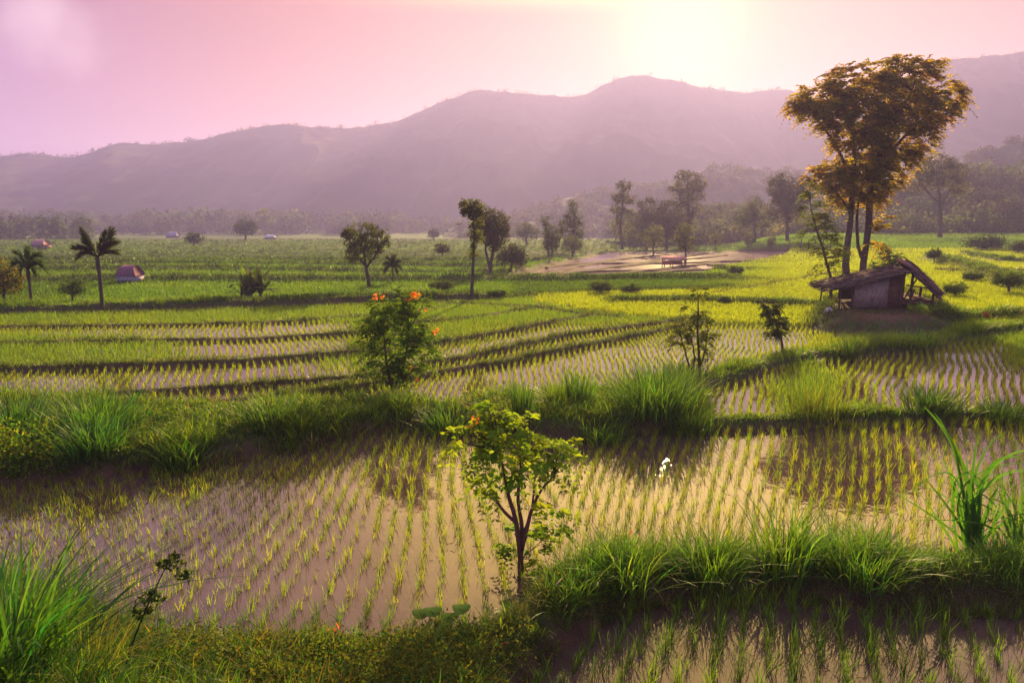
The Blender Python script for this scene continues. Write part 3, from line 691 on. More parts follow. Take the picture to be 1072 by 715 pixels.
tree('broad_dark_tree', 'broad dark tree between the low hill and the tall tree', 'tree', (824, 255), [[(824, 256, 2, 0), (824, 225, 1.5, 0)]],
     [(826, 200, 20, 15), (815, 196, 12, 13), (836, 208, 13, 15), (822, 220, 20, 14)], nclump=230, cr=5, nleaf=12, ls=2.6, col=(0.04, 0.042, 0.022), shade=0.15)
tree('spindly_tree', 'greenish tree at the left of the broad dark tree', 'tree', (790, 256), [[(790, 257, 1.4, 0), (790, 230, 1.0, 0)]],
     [(790, 216, 9, 9), (784, 226, 10, 9), (796, 230, 12, 9), (775, 232, 9, 7)], nclump=110, cr=4.5, nleaf=11, ls=2.4, col=(0.05, 0.065, 0.022))
tree('spreading_tree', 'large spreading tree with see through crown, right of the tall tree', 'tree', (984, 250), [[(984, 251, 2.4, 0), (985, 225, 2.0, 0), (983, 200, 1.2, 0), (980, 180, 0.7, 0)], [(985, 215, 1.4, 0), (997, 195, 0.9, 0), (1003, 180, 0.6, 0)], [(985, 215, 1.4, 0), (970, 200, 0.9, 0), (962, 190, 0.6, 0)]],
     [(982, 170, 18, 8), (998, 180, 14, 9), (968, 182, 14, 8), (962, 195, 10, 7), (985, 188, 18, 8), (1004, 196, 10, 8)], nclump=230, cr=4.5, nleaf=10, ls=2.4, col=(0.055, 0.06, 0.02), shade=0.3)
for lab, u, v in (('thin young tree in the field under the low hill, left one', 784, 263), ('thin young tree below the broad dark tree', 808, 264), ('thin young tree in the field, left of the feathery tree', 749, 262)):
    small(lab, u, v, 9, 20, (0.06, 0.07, 0.025), 'young_tree', 'tree', 30, 0.4)
for k, (u, v, w, h, lab) in enumerate(((625, 246, 10, 16, 'hazy palm left of the airy tree'), (33, 236, 9, 22, 'far palm rising over the left treeline'), (640, 250, 9, 16, 'smaller hazy palm next to the airy tree'), (481, 250, 7, 14, 'tiny far palm beside the slim tree'))):
    p = onground(u, v); s = p[1] / F; root = thing('far_palm', lab, 'palm', p)
    m = MB(); top = P(u, v - h, p[1]); tube(m, curve([p, top], 5), 0.5 * s, (0.07, 0.06, 0.05), 5); m.build('trunk', M_bark, root)
    m = MB(); n = 160; d = unit(n, 0.4); blades(m, np.tile(top, (n, 1)), w * 0.75 * s, 1.2 * s, HZ, lean=RNG.uniform(0.5, 1.4, n), bend=0.5, seg=3); m.build('crown', M_leaf, root)

# --- palms
def palm(label, u, v, utop, vtop, fr, col, name='areca_palm', rad=2.0):
    p = onground(u, v); y = p[1]; s = y / F; root = thing(name, label, 'palm', p)
    top = P(utop, vtop, y); m = MB(); c = curve([p - [0, 0, 0.05], (p + top) / 2 + [0.03, 0, 0], top], 12); r = np.full(12, rad * s); r[::2] *= 0.9; r[-3:] *= 1.25
    tube(m, c, r, (0.085, 0.075, 0.045), 9); m.build('trunk', M_bark, root, True)
    for (du, dv, sag, yy_) in fr:
        m = MB(); end = P(utop + du, vtop + dv, y + yy_ * s); mid = (top + end) / 2 + np.array([0, 0, sag * s])
        t = np.linspace(0, 1, 26)[:, None]; c = (1 - t) ** 2 * top + 2 * t * (1 - t) * (mid + np.array([0, 0, sag * s * 0.6])) + t * t * end
        tube(m, c[::3], np.linspace(0.9, 0.2, len(c[::3])) * s, np.array(col) * 0.9, 5)
        tg = np.gradient(c, axis=0); tg /= np.linalg.norm(tg, axis=1, keepdims=True)
        L_ = 0.30 * np.linalg.norm(end - top) * np.sin(np.clip(t[:, 0] * 0.93 + 0.12, 0, 1) * math.pi) ** 0.7 + 2 * s
        sd_ = np.cross(tg, [0, 0.3, 1.0]); sd_ /= np.linalg.norm(sd_, axis=1, keepdims=True)
        for sg in (-1, 1):
            for rep in range(3):
                k = slice(2, None); dd = tg[k] * 1.1 + sd_[k] * sg * 0.75 + np.array([0, 0, -0.5 + 0.35 * rep]); dd += RNG.normal(0, 0.12, dd.shape); dd /= np.linalg.norm(dd, axis=1, keepdims=True)
                leaves(m, c[k] + tg[k] * rep * 1.2 * s, L_[k], vary(col, len(dd), 0.15, 0.05), 0.16, dd)
        m.build('frond', M_leaf, root)
palm('tall areca palm with thick upswept fronds standing alone on the left', 107, 322, 102, 270, [(-26, -9, 6, 0), (-17, -30, 3, 3), (-14, -18, 5, 9), (15, -31, 2, -3), (21, -16, 5, 4), (22, -4, 6, -4), (-22, 2, 7, -6)], (0.035, 0.045, 0.018))
palm('shorter palm with drooping fronds near the left edge', 33, 322, 29, 283, [(-16, -4, 8, 0), (-12, -18, 6, 4), (0, -22, 4, 5), (14, -14, 9, 3), (21, 4, 12, 0), (17, -2, 9, -6), (-8, 8, 9, -7), (10, 10, 9, 6)], (0.035, 0.065, 0.02), rad=1.6)
palm('small dark palm in the field right of the round headed tree', 411, 298, 411, 280, [(-8, -3, 3, 0), (-5, -9, 3, 2), (1, -10, 2, 0), (7, -6, 3, 2), (9, 2, 4, 0), (-8, 5, 4, 0), (5, 7, 4, 3)], (0.035, 0.055, 0.02), 'small_palm', 0.7)

# --- banana clump
p = onground(264, 314); y = p[1]; s = y / F
root = thing('banana_plant', 'clump of broad banana leaves in the field behind the paddies', 'banana plant', p)
m = MB()
for k in range(6):
    b = p + np.array([RNG.uniform(-12, 12) * s, RNG.uniform(-6, 6) * s, -0.03]); tube(m, curve([b, b + [RNG.normal(0, .1), 0, 18 * s]], 5), np.linspace(1.8, 1.0, 5) * s, (0.05, 0.055, 0.03), 7)
m.build('stem', M_bark, root, True)
for k in range(60):
    m = MB(); a = RNG.uniform(0, 2 * math.pi); up = RNG.uniform(0.35, 1.4); ln = RNG.uniform(15, 28) * s; w = RNG.uniform(1.7, 3.2) * s
    b = p + np.array([RNG.uniform(-13, 13) * s, RNG.uniform(-6, 6) * s, RNG.uniform(6, 16) * s]); t = np.linspace(0, 1, 9)
    d = np.array([math.cos(a), math.sin(a), 0]); c = b + np.outer(t * ln * math.cos(up), d) + np.outer(ln * (math.sin(up) * t - 0.5 * t ** 2.5 * (1.3 - up)), [0, 0, 1])
    sv = np.array([-math.sin(a), math.cos(a), 0]); ww = w * np.sin(np.clip(t * 0.9 + 0.08, 0, 1) * math.pi) ** 0.6
    fold = np.array([0, 0, 0.35]); vv = np.concatenate([c - np.outer(ww, sv) - np.outer(ww, -fold * 0.6), c, c + np.outer(ww, sv) + np.outer(ww, fold * 0.6)])
    i = np.arange(8); q = np.concatenate([np.stack([i, i + 1, i + 10, i + 9], 1), np.stack([i + 9, i + 10, i + 19, i + 18], 1)])
    m.add(vv, q, None, vary((0.045, 0.065, 0.022) if k % 6 else (0.07, 0.12, 0.02), 1, 0.2, 0.1)[0]); m.build('leaf', M_leaf, root)

# --- tree with orange blossom
root, p, s = tree('blossom_tree', 'small dark green tree with orange blossoms on the grassy bank', 'tree', (413, 424),
     [[(413, 425, 2.6, 0), (413, 410, 2.1, 0), (409, 398, 1.7, 0), (404, 380, 1.2, 0), (402, 350, 0.7, 0)], [(413, 408, 1.8, 0), (418, 395, 1.5, 0), (424, 380, 1.1, 0), (428, 345, 0.6, 0)],
      [(411, 404, 1.3, 0), (400, 396, 1.0, 0), (392, 388, 0.6, 0)], [(418, 398, 1.1, 0), (430, 390, 0.9, 0), (440, 384, 0.5, 0)]],
     [(410, 318, 22, 13), (430, 322, 18, 12), (395, 335, 20, 14), (425, 340, 28, 16), (385, 350, 13, 10), (410, 358, 30, 16), (440, 350, 14, 12), (446, 366, 11, 9), (400, 376, 22, 13), (430, 380, 22, 11), (415, 390, 22, 10), (388, 340, 14, 9)],
     nclump=250, cr=10, nleaf=3, ls=4.6, col=(0.07, 0.13, 0.012), style='pinnate', aspect=0.45, shade=0.3, shell=0.5, gap=0.12, gs=1.3)
for (u, v, r, n) in ((434, 308, 7, 45), (428, 314, 4, 16), (393, 310, 5, 22), (400, 312, 3, 10), (456, 347, 4.5, 22), (447, 324, 2.2, 8), (430, 385, 3, 14), (437, 397, 2.2, 8)):
    m = MB(); c = P(u, v, p[1] - 0.25); pos = c + unit(n) * RNG.random((n, 1)) * r * s * np.array([1, 0.7, 0.7]); leaves(m, pos, 2.9 * s, vary((0.75, 0.23, 0.015), n, 0.15, 0.2), 0.7); m.build('blossom', M_petal, root)
# --- bright sapling in the main paddy
root, p, s = tree('sapling', 'bright green sapling with forked stems on the near bank, in the middle', 'sapling', (546, 606),
     [[(546, 608, 4.2, 0), (545, 585, 3.4, 0), (543, 560, 3.0, 0), (538, 535, 2.4, 0), (528, 505, 1.7, 0), (524, 470, 1.0, 0)], [(545, 580, 3.2, 2), (548, 555, 2.4, 3), (541, 520, 2.0, 5), (545, 490, 1.3, 8), (545, 455, 0.8, 8)],
      [(546, 575, 3.0, 0), (551, 555, 2.3, -2), (557, 530, 2.0, -4), (568, 510, 1.4, -6), (581, 496, 0.9, -6)], [(541, 548, 2.2, 0), (528, 536, 1.8, 2), (514, 515, 1.3, 4), (508, 495, 0.9, 4)], [(548, 560, 2.0, 2), (557, 535, 1.4, 5), (560, 500, 0.9, 8)]],
     [(518, 430, 18, 9), (532, 446, 22, 9), (553, 452, 16, 9), (498, 458, 20, 8), (530, 470, 26, 8), (572, 466, 16, 8), (562, 488, 22, 8), (522, 486, 16, 8), (585, 490, 10, 5), (484, 456, 12, 6), (577, 528, 11, 7), (510, 505, 10, 6), (548, 502, 10, 6), (592, 472, 8, 5)],
     nclump=88, cr=20, nleaf=2, ls=10, col=(0.15, 0.22, 0.016), style='pinnate', bark=(0.15, 0.06, 0.05), aspect=0.5, shade=0.2, shell=0.5, gap=0.05, gs=1.2)
m = MB(); bl = [(P(a, b, p[1]), (r1 * s, r1 * s, r2 * s)) for a, b, r1, r2 in ((532, 567, 14, 8), (565, 570, 20, 12), (572, 588, 12, 9), (580, 556, 12, 6))]
[tube(m, curve([P(546, 585, p[1]), (P(546, 585, p[1]) + np.array(b_[0])) / 2 + [0, 0, 0.02], b_[0]], 5), 0.004, (0.1, 0.1, 0.03), 5) for b_ in bl]; crown(m, bl, 16, 13 * s, 3, 8 * s, (0.11, 0.19, 0.02), 'pinnate', aspect=0.5); m.build('leaf_sprouts', M_leaf, root)
m = MB(); c = P(496, 443, p[1] - 0.1); leaves(m, c + unit(6) * 3 * s, 9 * s, vary((0.6, 0.22, 0.03), 6, .1, .1), 0.5); m.build('yellow_leaf', M_petal, root)
# --- thin trees on the right hand bank
tree('thin_tree', 'thin many stemmed small tree among the grass right of the bank', 'tree', (729, 396),
     [[(733, 398, 1.7, 0), (732, 375, 1.3, 0), (730, 345, 1.0, 0), (731, 310, 0.6, 0)], [(727, 398, 1.3, 0), (720, 378, 1.0, 0), (714, 358, 0.7, 0), (712, 345, 0.4, 0)], [(725, 397, 1.1, 0), (727, 370, 0.8, 0), (722, 345, 0.5, 0)], [(731, 390, 1.0, 0), (738, 368, 0.7, 0), (741, 345, 0.4, 0)]],
     [(732, 305, 7, 10), (728, 322, 11, 9), (738, 330, 9, 9), (714, 340, 12, 9), (730, 345, 16, 11), (743, 352, 8, 7), (712, 358, 13, 9), (725, 368, 17, 9), (738, 370, 8, 7)],
     nclump=110, cr=7, nleaf=3, ls=3.4, col=(0.085, 0.11, 0.014), style='pinnate', aspect=0.45, shade=0.3, shell=0.5, gap=0.2)
tree('thin_sapling', 'single leaning thin sapling to the right of the many stemmed tree', 'sapling', (820, 373),
     [[(821, 374, 1.5, 0), (818, 355, 1.2, 0), (813, 338, 0.8, 0), (808, 325, 0.5, 0)]], [(808, 322, 9, 5), (814, 333, 9, 7), (813, 345, 8, 8), (803, 328, 5, 4)], nclump=60, cr=5.5, nleaf=3, ls=3.6, col=(0.05, 0.075, 0.016), style='pinnate', aspect=0.45)

# ------------------------------------------------------------------ the hut
hy = 27.4; s = hy / F
hz0 = float(H(*P(915, 320, hy)[:2])); root = thing('field_hut', 'ramshackle bamboo hut with a broken thatched roof on its earth mound', 'hut', (P(915, 320, hy)[0], hy, hz0))
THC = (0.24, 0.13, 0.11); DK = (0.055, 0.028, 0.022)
yf, yb = hy - 1.0, hy + 1.5
def hx(u, yq): return P(u, 300, hy)[0] * 1.0 + (yq - hy) * 0.25
def hz(v): return float(P(915, v, hy)[2])
def Q(u, v, yq): return np.array([hx(u, yq), yq, hz(v)])
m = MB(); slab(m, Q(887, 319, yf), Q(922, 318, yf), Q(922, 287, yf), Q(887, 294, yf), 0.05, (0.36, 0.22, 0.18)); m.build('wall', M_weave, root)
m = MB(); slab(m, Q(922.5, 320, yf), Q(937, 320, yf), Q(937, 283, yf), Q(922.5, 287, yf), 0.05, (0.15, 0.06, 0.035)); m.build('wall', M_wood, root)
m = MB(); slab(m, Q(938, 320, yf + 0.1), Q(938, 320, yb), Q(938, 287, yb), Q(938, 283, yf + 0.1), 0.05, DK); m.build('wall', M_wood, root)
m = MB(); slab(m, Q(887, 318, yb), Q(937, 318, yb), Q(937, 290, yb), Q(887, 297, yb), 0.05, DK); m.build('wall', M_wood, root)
def thatch(name, a, b, c, d, th, col, n):
    m = MB(); slab(m, a, b, c, d, th, col)
    a, b, c, d = [np.asarray(p) for p in (a, b, c, d)]
    nn = np.cross(b - a, d - a); nn /= np.linalg.norm(nn)
    down = a - d if a[2] < d[2] else d - a
    down = (b - a) if abs((b - a)[2]) > abs((d - a)[2]) else (d - a)
    if down[2] > 0: down = -down
    down = down / np.linalg.norm(down)
    r1, r2 = RNG.random((n, 1)), RNG.random((n, 1)); pos = a + (b - a) * r1 + (d - a) * r2 + nn * (th * 1.02)
    e = RNG.random(n // 2)[:, None]; w_ = RNG.integers(0, 4, n // 2); ed = [(a, b), (b, c), (c, d), (d, a)]
    pe = np.array([ed[k][0] + (ed[k][1] - ed[k][0]) * t for k, t in zip(w_, e)])
    pos = np.concatenate([pos, pe]); dd = down + RNG.normal(0, 0.16, (len(pos), 3)); dd /= np.linalg.norm(dd, axis=1, keepdims=True)
    leaves(m, pos, 0.42, vary(col, len(pos), 0.3, 0.1), 0.09, dd)
    return m.build(name, M_thatch, root)
thatch('roof', Q(864, 300, yf - 0.35), Q(944, 282, yf - 0.35), Q(942, 282, yb + 0.1), Q(862, 300, yb + 0.1), 0.07, (0.11, 0.07, 0.055), 500)
thatch('thatched_roof', Q(970, 305, yf - 0.2), Q(984, 301, yb + 0.3), Q(950, 275, yb + 0.3), Q(940, 278, yf - 0.2), 0.14, THC, 1100)
def post(u0, v0, u1, v1, yq, r=1.2, col=(0.09, 0.045, 0.035), nm='post'):
    m = MB(); tube(m, curve([Q(u0, v0, yq), Q(u1, v1, yq)], 4, 0.01), r * s, col, 7); m.build(nm, M_wood, root, True)
post(873, 322, 873, 298, yf - .2, 0.9); post(868, 320, 869, 297, yb, 0.8); post(887, 322, 887, 294, yf - .05, 1.0)
post(945, 322, 946, 280, yf, 1.3); post(933, 324, 934, 284, yf - .15, 0.9); post(951, 322, 950, 280, yb, 1.1); post(968, 327, 969, 296, yf, 1.2); post(978, 322, 978, 305, yb, 1.3)
post(960, 322, 968, 303, yb, 0.9, nm='brace'); post(938, 312, 950, 290, yf, 0.8, nm='brace'); post(941, 322, 948, 300, yf - 0.1, 0.9, nm='brace'); post(940, 296, 972, 300, yf, 0.7, nm='beam'); post(936, 285, 958, 276, yb, 0.8, nm='beam')
m = MB(); slab(m, Q(938, 315, yf), Q(972, 315, yf), Q(972, 315, yb), Q(938, 315, yb), 0.07, (0.13, 0.06, 0.04)); m.build('platform', M_wood, root)
m = MB(); p = P(868, 316, hy - 1.2); p[2] = H(p[0], p[1])
th = RNG.normal(0, 1, 1)
vv = []; nlat, nlon = 8, 12
for a in range(nlat + 1):
    for b in range(nlon):
        ph = a / nlat * math.pi; t = b / nlon * 2 * math.pi; rr = 0.13 * (1 + 0.15 * math.sin(3 * t + a)); vv.append((p[0] + rr * math.sin(ph) * math.cos(t) * 1.2, p[1] + rr * math.sin(ph) * math.sin(t), p[2] + 0.12 + 0.17 * math.cos(ph) * (1 + 0.2 * math.cos(2 * t))))
q = [[a * nlon + b, (a + 1) * nlon + b, (a + 1) * nlon + (b + 1) % nlon, a * nlon + (b + 1) % nlon] for a in range(nlat) for b in range(nlon)]
m.add(vv, q, None, (0.5, 0.42, 0.42)); tag(m.build('sack', M_wood, smooth=True, origin=p), 'small pale sack on the ground under the left eave of the hut', 'sack')

# small far huts
def hut(label, u, v, w, h, rc, wc, name='field_shelter', cat='shelter'):
    p = onground(u, v); y = p[1]; s = y / F; r = thing(name, label, cat, p); W2 = w * s / 2; D = w * s * 0.4; e = h * s; x, z = p[0], p[2]
    m = MB(); b = e * 0.45
    for (a, c) in (((x - W2 * .9, y - D), (x + W2 * .9, y - D)), ((x + W2 * .9, y - D), (x + W2 * .9, y + D)), ((x + W2 * .9, y + D), (x - W2 * .9, y + D)), ((x - W2 * .9, y + D), (x - W2 * .9, y - D))):
        slab(m, (a[0], a[1], z + e * 0.12), (c[0], c[1], z + e * 0.12), (c[0], c[1], z + b), (a[0], a[1], z + b), 0.04, wc)
    m.build('wall', M_wood, r)
    m = MB(); n = 5
    ang = np.linspace(0, math.pi, n); cy = -np.cos(ang) * D * 1.25; cz = b + np.sin(ang) * (e - b)
    vv = [(x + sx * W2 * (1.05 - 0.42 * (zz - b) / (e - b)), y + a, z + zz) for sx in (-1, 1) for a, zz in zip(cy, cz)]
    q = [[i, i + 1, i + 1 + n, i + n] for i in range(n - 1)]; m.add(vv, q, [[0, i, i + 1] for i in range(1, n - 1)] + [[n, n + i + 1, n + i] for i in range(1, n - 1)], rc); m.build('roof', M_thatch, r)
    for (a, b_) in ((-1, -1), (1, -1), (-1, 1), (1, 1)):
        m = MB(); tube(m, [(x + a * W2 * .85, y + b_ * D * .9, z - 0.05), (x + a * W2 * .85, y + b_ * D * .9, z + e * 0.4)], 0.05, wc, 5); m.build('leg', M_wood, r)
hut('field shelter with a pink dome roof and white wall right of the tall palm', 137, 295, 21, 19, (0.27, 0.12, 0.16), (0.42, 0.36, 0.42))
hut('pale pink shelter far off in the left fields above the short palm', 44, 262, 14, 9, (0.5, 0.26, 0.28), (0.35, 0.2, 0.2))
hut('little grey blue shed beneath the far tiny shrub', 182, 250, 12, 7, (0.3, 0.28, 0.4), (0.2, 0.18, 0.25), 'shed', 'shed')
hut('white roofed shed in the fields beyond the round dark tree', 284, 252, 11, 5, (0.7, 0.68, 0.7), (0.3, 0.25, 0.25), 'shed', 'shed')
hut('far white roof at the foot of the distant treeline', 324, 244, 8, 4, (0.7, 0.68, 0.7), (0.3, 0.3, 0.3), 'shed', 'shed')
p = onground(705, 281); s = p[1] / F; root = thing('field_shed', 'low open pink shed on posts standing among the flooded fields', 'shed', p)
m = MB(); slab(m, p + [-1.2, -0.6, 0.85], p + [1.2, -0.6, 0.85], p + [1.15, 0.7, 1.12], p + [-1.15, 0.7, 1.12], 0.06, (0.42, 0.2, 0.18)); m.build('roof', M_thatch, root)
for a in (-1.0, -0.2, 0.9):
    for b in (-0.5, 0.55): m = MB(); tube(m, [p + [a, b, -0.2], p + [a + 0.03, b, 0.9 + 0.1 * (b > 0)]], 0.05, (0.3, 0.13, 0.11), 5); m.build('post', M_wood, root)
m = MB(); slab(m, p + [-1.0, 0.5, 0.3], p + [0.9, 0.5, 0.3], p + [0.9, 0.5, 0.72], p + [-1.0, 0.5, 0.72], 0.04, (0.38, 0.17, 0.15)); m.build('wall', M_wood, root)
hut('dim red roofed house among the trees at far left', 22, 244, 18, 10, (0.25, 0.09, 0.07), (0.3, 0.15, 0.14), 'farmhouse', 'house')

# ------------------------------------------------------------------ woods (masses)
def crowns(mb, pts, r, n, ls, col, flat=0.85):
    m = len(pts); pos = np.repeat(pts, n, 0); d = unit(m * n); R_ = np.repeat(r, n)[:, None]
    bump = (0.65 + 0.5 * RNG.random((m * n, 1))); d2 = d * R_ * bump; d2[:, 2] *= flat; pos = pos + d2
    cc = np.repeat(vary(col, m, 0.25, 0.15), n, 0) * (1 + RNG.normal(0, 0.12, (m * n, 1)))
    no_ = d + unit(m * n) * 0.5; dr = np.cross(no_, unit(m * n)); dr /= np.linalg.norm(dr, axis=1, keepdims=True) + 1e-9
    leaves(mb, pos, np.repeat(ls, n) * (0.7 + 0.6 * RNG.random(m * n)), np.clip(cc, 0.003, 1), 0.7, dr, nor=no_)
mb = MB()
n = 900; u = np.concatenate([RNG.uniform(-900, 470, n), RNG.uniform(470, 640, 120), RNG.uniform(-900, 100, 320)]); n = len(u)
yq = np.concatenate([RNG.uniform(330, 430, 900), RNG.uniform(300, 400, 120), RNG.uniform(205, 260, 320)])
x = (u - 536) / 715 * yq; hgt = np.where(yq < 270, RNG.uniform(3.5, 8.5, n), RNG.uniform(5, 14, n)) * (0.75 + 0.5 * fbm(x, yq, 0.02, 3)); hgt *= np.where(u > 420, 0.7, 1.0)
lv = macro(x, yq)[0]; r = hgt * RNG.uniform(0.28, 0.42, n)
crowns(mb, np.stack([x, yq, lv + hgt - r], 1), r, 55, r * 0.5, (0.030, 0.045, 0.022))
crowns(mb, np.stack([x, yq, lv + hgt * 0.35], 1), r * 1.2, 40, r * 0.6, (0.028, 0.04, 0.02))
mb.build('far_forest', M_leaf); o = bpy.data.objects['far_forest']; tag(o, 'hazy treeline along the far edge of the valley floor', 'forest', kind='stuff')
# wooded slope: crowns standing on the slope surface
from mathutils.bvhtree import BVHTree
def drop_on(objname, u, yq, zt=400):
    o = bpy.data.objects[objname]; me = o.data
    bv = BVHTree.FromPolygons([v.co for v in me.vertices], [p.vertices for p in me.polygons])
    res = []
    for a, b in zip(u, yq):
        h = bv.ray_cast(Vector(((a - 536) / 715 * b, b, zt)), Vector((0, 0, -1)))
        res.append(h[0] if h[0] is not None else None)
    return res
mb = MB(); n = 1100
u = RNG.uniform(640, 1750, n); yq = RNG.uniform(124, 172, n)
res = [k for k in drop_on('wooded_slope', u, yq) if k is not None]
pts = np.array([tuple(k) for k in res]); r = RNG.uniform(1.6, 3.6, len(pts)); uu_ = 536 + 715 * pts[:, 0] / pts[:, 1]; r *= np.where(uu_ < 880, 0.75, 1.0)
crowns(mb, pts + np.stack([0 * r, 0 * r, r * 0.7], 1), r, 170, r * 0.26, (0.045, 0.062, 0.020))
tag(mb.build('hillside_wood', M_leaf), 'dense wood covering the slope behind the right hand fields', 'forest', kind='stuff')
mb = MB()
for nm, ua, ub, ya, yb_, n, rr, k in (('low_hill', 480, 1000, 250, 350, 700, 3.2, 40), ('right_hill', 890, 1500, 200, 265, 400, 3.2, 60), ('mountain_range', -100, 1200, 700, 735, 900, 3.6, 14), ('mountain_spur', 850, 1400, 530, 570, 300, 3.0, 16)):
    u = RNG.uniform(ua, ub, n); yq = RNG.uniform(ya, yb_, n)
    pts = np.array([tuple(q_) for q_ in drop_on(nm, u, yq) if q_ is not None])
    if len(pts) == 0: continue
    r = rr * RNG.uniform(0.35, 1.15, len(pts)); crowns(mb, pts + np.stack([0 * r, 0 * r, r * 0.2], 1), r, k * 2, r * 0.38, (0.030, 0.042, 0.022))
tag(mb.build('mountain_woods', M_leaf), 'trees clothing the hills and the mountain skyline', 'forest', kind='stuff')

# ------------------------------------------------------------------ rice
def clump_blades(mb, pts, nb, h, w, col, spread=0.025, seg=3, bend=(0.05, 0.45), lean=(0.03, 0.38)):
    n = len(pts)
    if n == 0: return
    pos = np.repeat(pts, nb, 0); pos[:, :2] += RNG.normal(0, spread, (n * nb, 2))
    hh = np.repeat(np.broadcast_to(h, (n,)), nb) * RNG.uniform(0.6, 1.1, n * nb)
    cc = np.repeat(vary(col, n, 0.16, 0.12), nb, 0) if np.ndim(col) == 1 else np.repeat(col, nb, 0); cc = np.clip(cc * (1 + RNG.normal(0, 0.12, (n * nb, 1))), 0.003, 1)
    if np.ndim(w): w = np.repeat(w, nb)
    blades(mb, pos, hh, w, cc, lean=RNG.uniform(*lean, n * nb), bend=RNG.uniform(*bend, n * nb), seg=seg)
def rows(poly, vp, s, a, jit=0.018, wig=0.05):
    """plants set out in rows heading for vanishing column vp inside a photo polygon"""
    pg = px(poly); X_ = np.array(pg); dirv = np.array([(vp - 536) / 715, 1.0]); dirv /= np.linalg.norm(dirv); sv = np.array([dirv[1], -dirv[0]])
    al, ac = X_ @ dirv, X_ @ sv
    A, B = np.meshgrid(np.arange(al.min(), al.max(), a), np.arange(ac.min(), ac.max(), s), indexing='ij')
    B2 = B + wig * (np.sin(A * 0.9 + B * 0.15) + 0.6 * np.sin(A * 2.3 + B * 0.4)) ; A2 = A + RNG.normal(0, a * 0.18, A.shape); B2 = B2 + RNG.normal(0, jit, A.shape)
    xy = A2[..., None] * dirv + B2[..., None] * sv; xy = xy.reshape(-1, 2)
    return xy[inside(xy[:, 0], xy[:, 1], pg)]
def fan():
    out = []
    for k in range(-60, 16):
        X0 = k * 0.235 + 0.02
        yq = np.arange(6.0, 19.0, 0.115); slope = (-2.8 - X0) / 22.0
        x = X0 + slope * (yq - 8) + 0.05 * np.sin(yq * 1.1 + 0.15 * k) + RNG.normal(0, 0.012, len(yq)); out.append(np.stack([x, yq + RNG.normal(0, 0.02, len(yq))], 1))
    xy = np.concatenate(out); pg = px([(-500, 640), (-500, 500), (0, 490), (330, 455), (590, 440), (572, 640), (300, 760), (-300, 900)])
    return xy[inside(xy[:, 0], xy[:, 1], pg)]
def fan2():
    out = []
    for k in range(0, 90):
        X0 = 0.62 + k * 0.205      # at y = 11
        u_ = 536 + 715 * X0 / 11.0; vp = min(700 + (u_ - 600) * 0.62, 1000)
        yq = np.arange(6.0, 20.0, 0.118); sl_ = (vp - 536) / 715.0
        x = X0 + sl_ * (yq - 11) + 0.045 * np.sin(yq * 1.0 + 0.12 * k) + RNG.normal(0, 0.014, len(yq)); out.append(np.stack([x, yq + RNG.normal(0, 0.02, len(yq))], 1))
    xy = np.concatenate(out); pg = px([(592, 440), (1600, 420), (1600, 660), (575, 640)])
    return xy[inside(xy[:, 0], xy[:, 1], pg)]
MAIN = np.concatenate([fan(), fan2()])
NEARP = rows([(500, 900), (560, 690), (640, 640), (800, 620), (1072, 620), (1500, 640), (1500, 1000), (500, 1000)], 830, 0.23, 0.17)
MID_L = rows([(-600, 440), (-600, 330), (400, 312), (395, 440)], 240, 0.20, 0.13)
MID_C = rows([(396, 440), (401, 312), (700, 312), (720, 440)], 575, 0.17, 0.12)
MID_R = rows([(721, 440), (701, 312), (880, 330), (890, 375), (760, 400)], 820, 0.17, 0.12)
DR = np.concatenate([rows([(740, 450), (750, 385), (880, 345), (880, 450)], 800, 0.19, 0.12), rows([(881, 450), (881, 345), (1072, 325), (1600, 325), (1600, 450)], 985, 0.19, 0.12)])
def wetmask(xy, lim=-0.02):
    z, _ = terrain(xy[:, 0], xy[:, 1]); return z < lim
RG = (0.14, 0.19, 0.006); RY = (0.16, 0.19, 0.02)
near_pts = NEARP[wetmask(NEARP, 0.03)]
main_pts = MAIN[wetmask(MAIN)]
main_pts = main_pts[RNG.random(len(main_pts)) > 0.05 + 0.25 * (fbm(main_pts[:, 0], main_pts[:, 1], 0.8, 3) < 0.33)]
mid_pts = np.concatenate([MID_L, MID_C, MID_R]); mid_pts = mid_pts[wetmask(mid_pts)]
d_pts = DR[wetmask(DR)]
# individual seedlings: the 300 that show largest
cand = np.concatenate([near_pts, main_pts]); pu, pv = proj(cand[:, 0], cand[:, 1], 0.1)
vis = (pu > 5) & (pu < 1067) & (pv < 725) & (pv > 200)
isn = np.arange(len(cand)) < len(near_pts)
score = np.where(vis, pv + np.where(isn, 60, 0), -1); pick = np.argsort(-score)[:300]
sel = np.zeros(len(cand), bool); sel[pick] = True
protos = []
for k in range(8):
    m = MB(); clump_blades(m, np.zeros((1, 3)), 17, 0.33, 0.0085, (0.075, 0.16, 0.018), 0.022, 4, (0.02, 0.4), (0.02, 0.34)); protos.append(m)
pm = []
for j, idx in enumerate(pick):
    x, y = cand[idx]
    if j < 8:
        o = protos[j].build('rice_seedling', M_rice); pm.append(o)
    else:
        o = pm[j % 8].copy(); C.objects.link(o)
    o.location = (x, y, -0.03); o.rotation_euler = (0, 0, random.uniform(0, 6.28)); k = random.uniform(0.68, 1.2) * (1.0 if isn[idx] else 0.72); o.scale = (k * random.uniform(0.85, 1.15), k, k); o.rotation_euler = (random.gauss(0, 0.08), random.gauss(0, 0.08), random.uniform(0, 6.28))
    tag(o, 'young rice seedling tuft standing in shallow water in the nearest paddy rows', 'rice plant', 'rice seedlings in the nearest paddy rows')
rest = cand[~sel]
mb = MB()
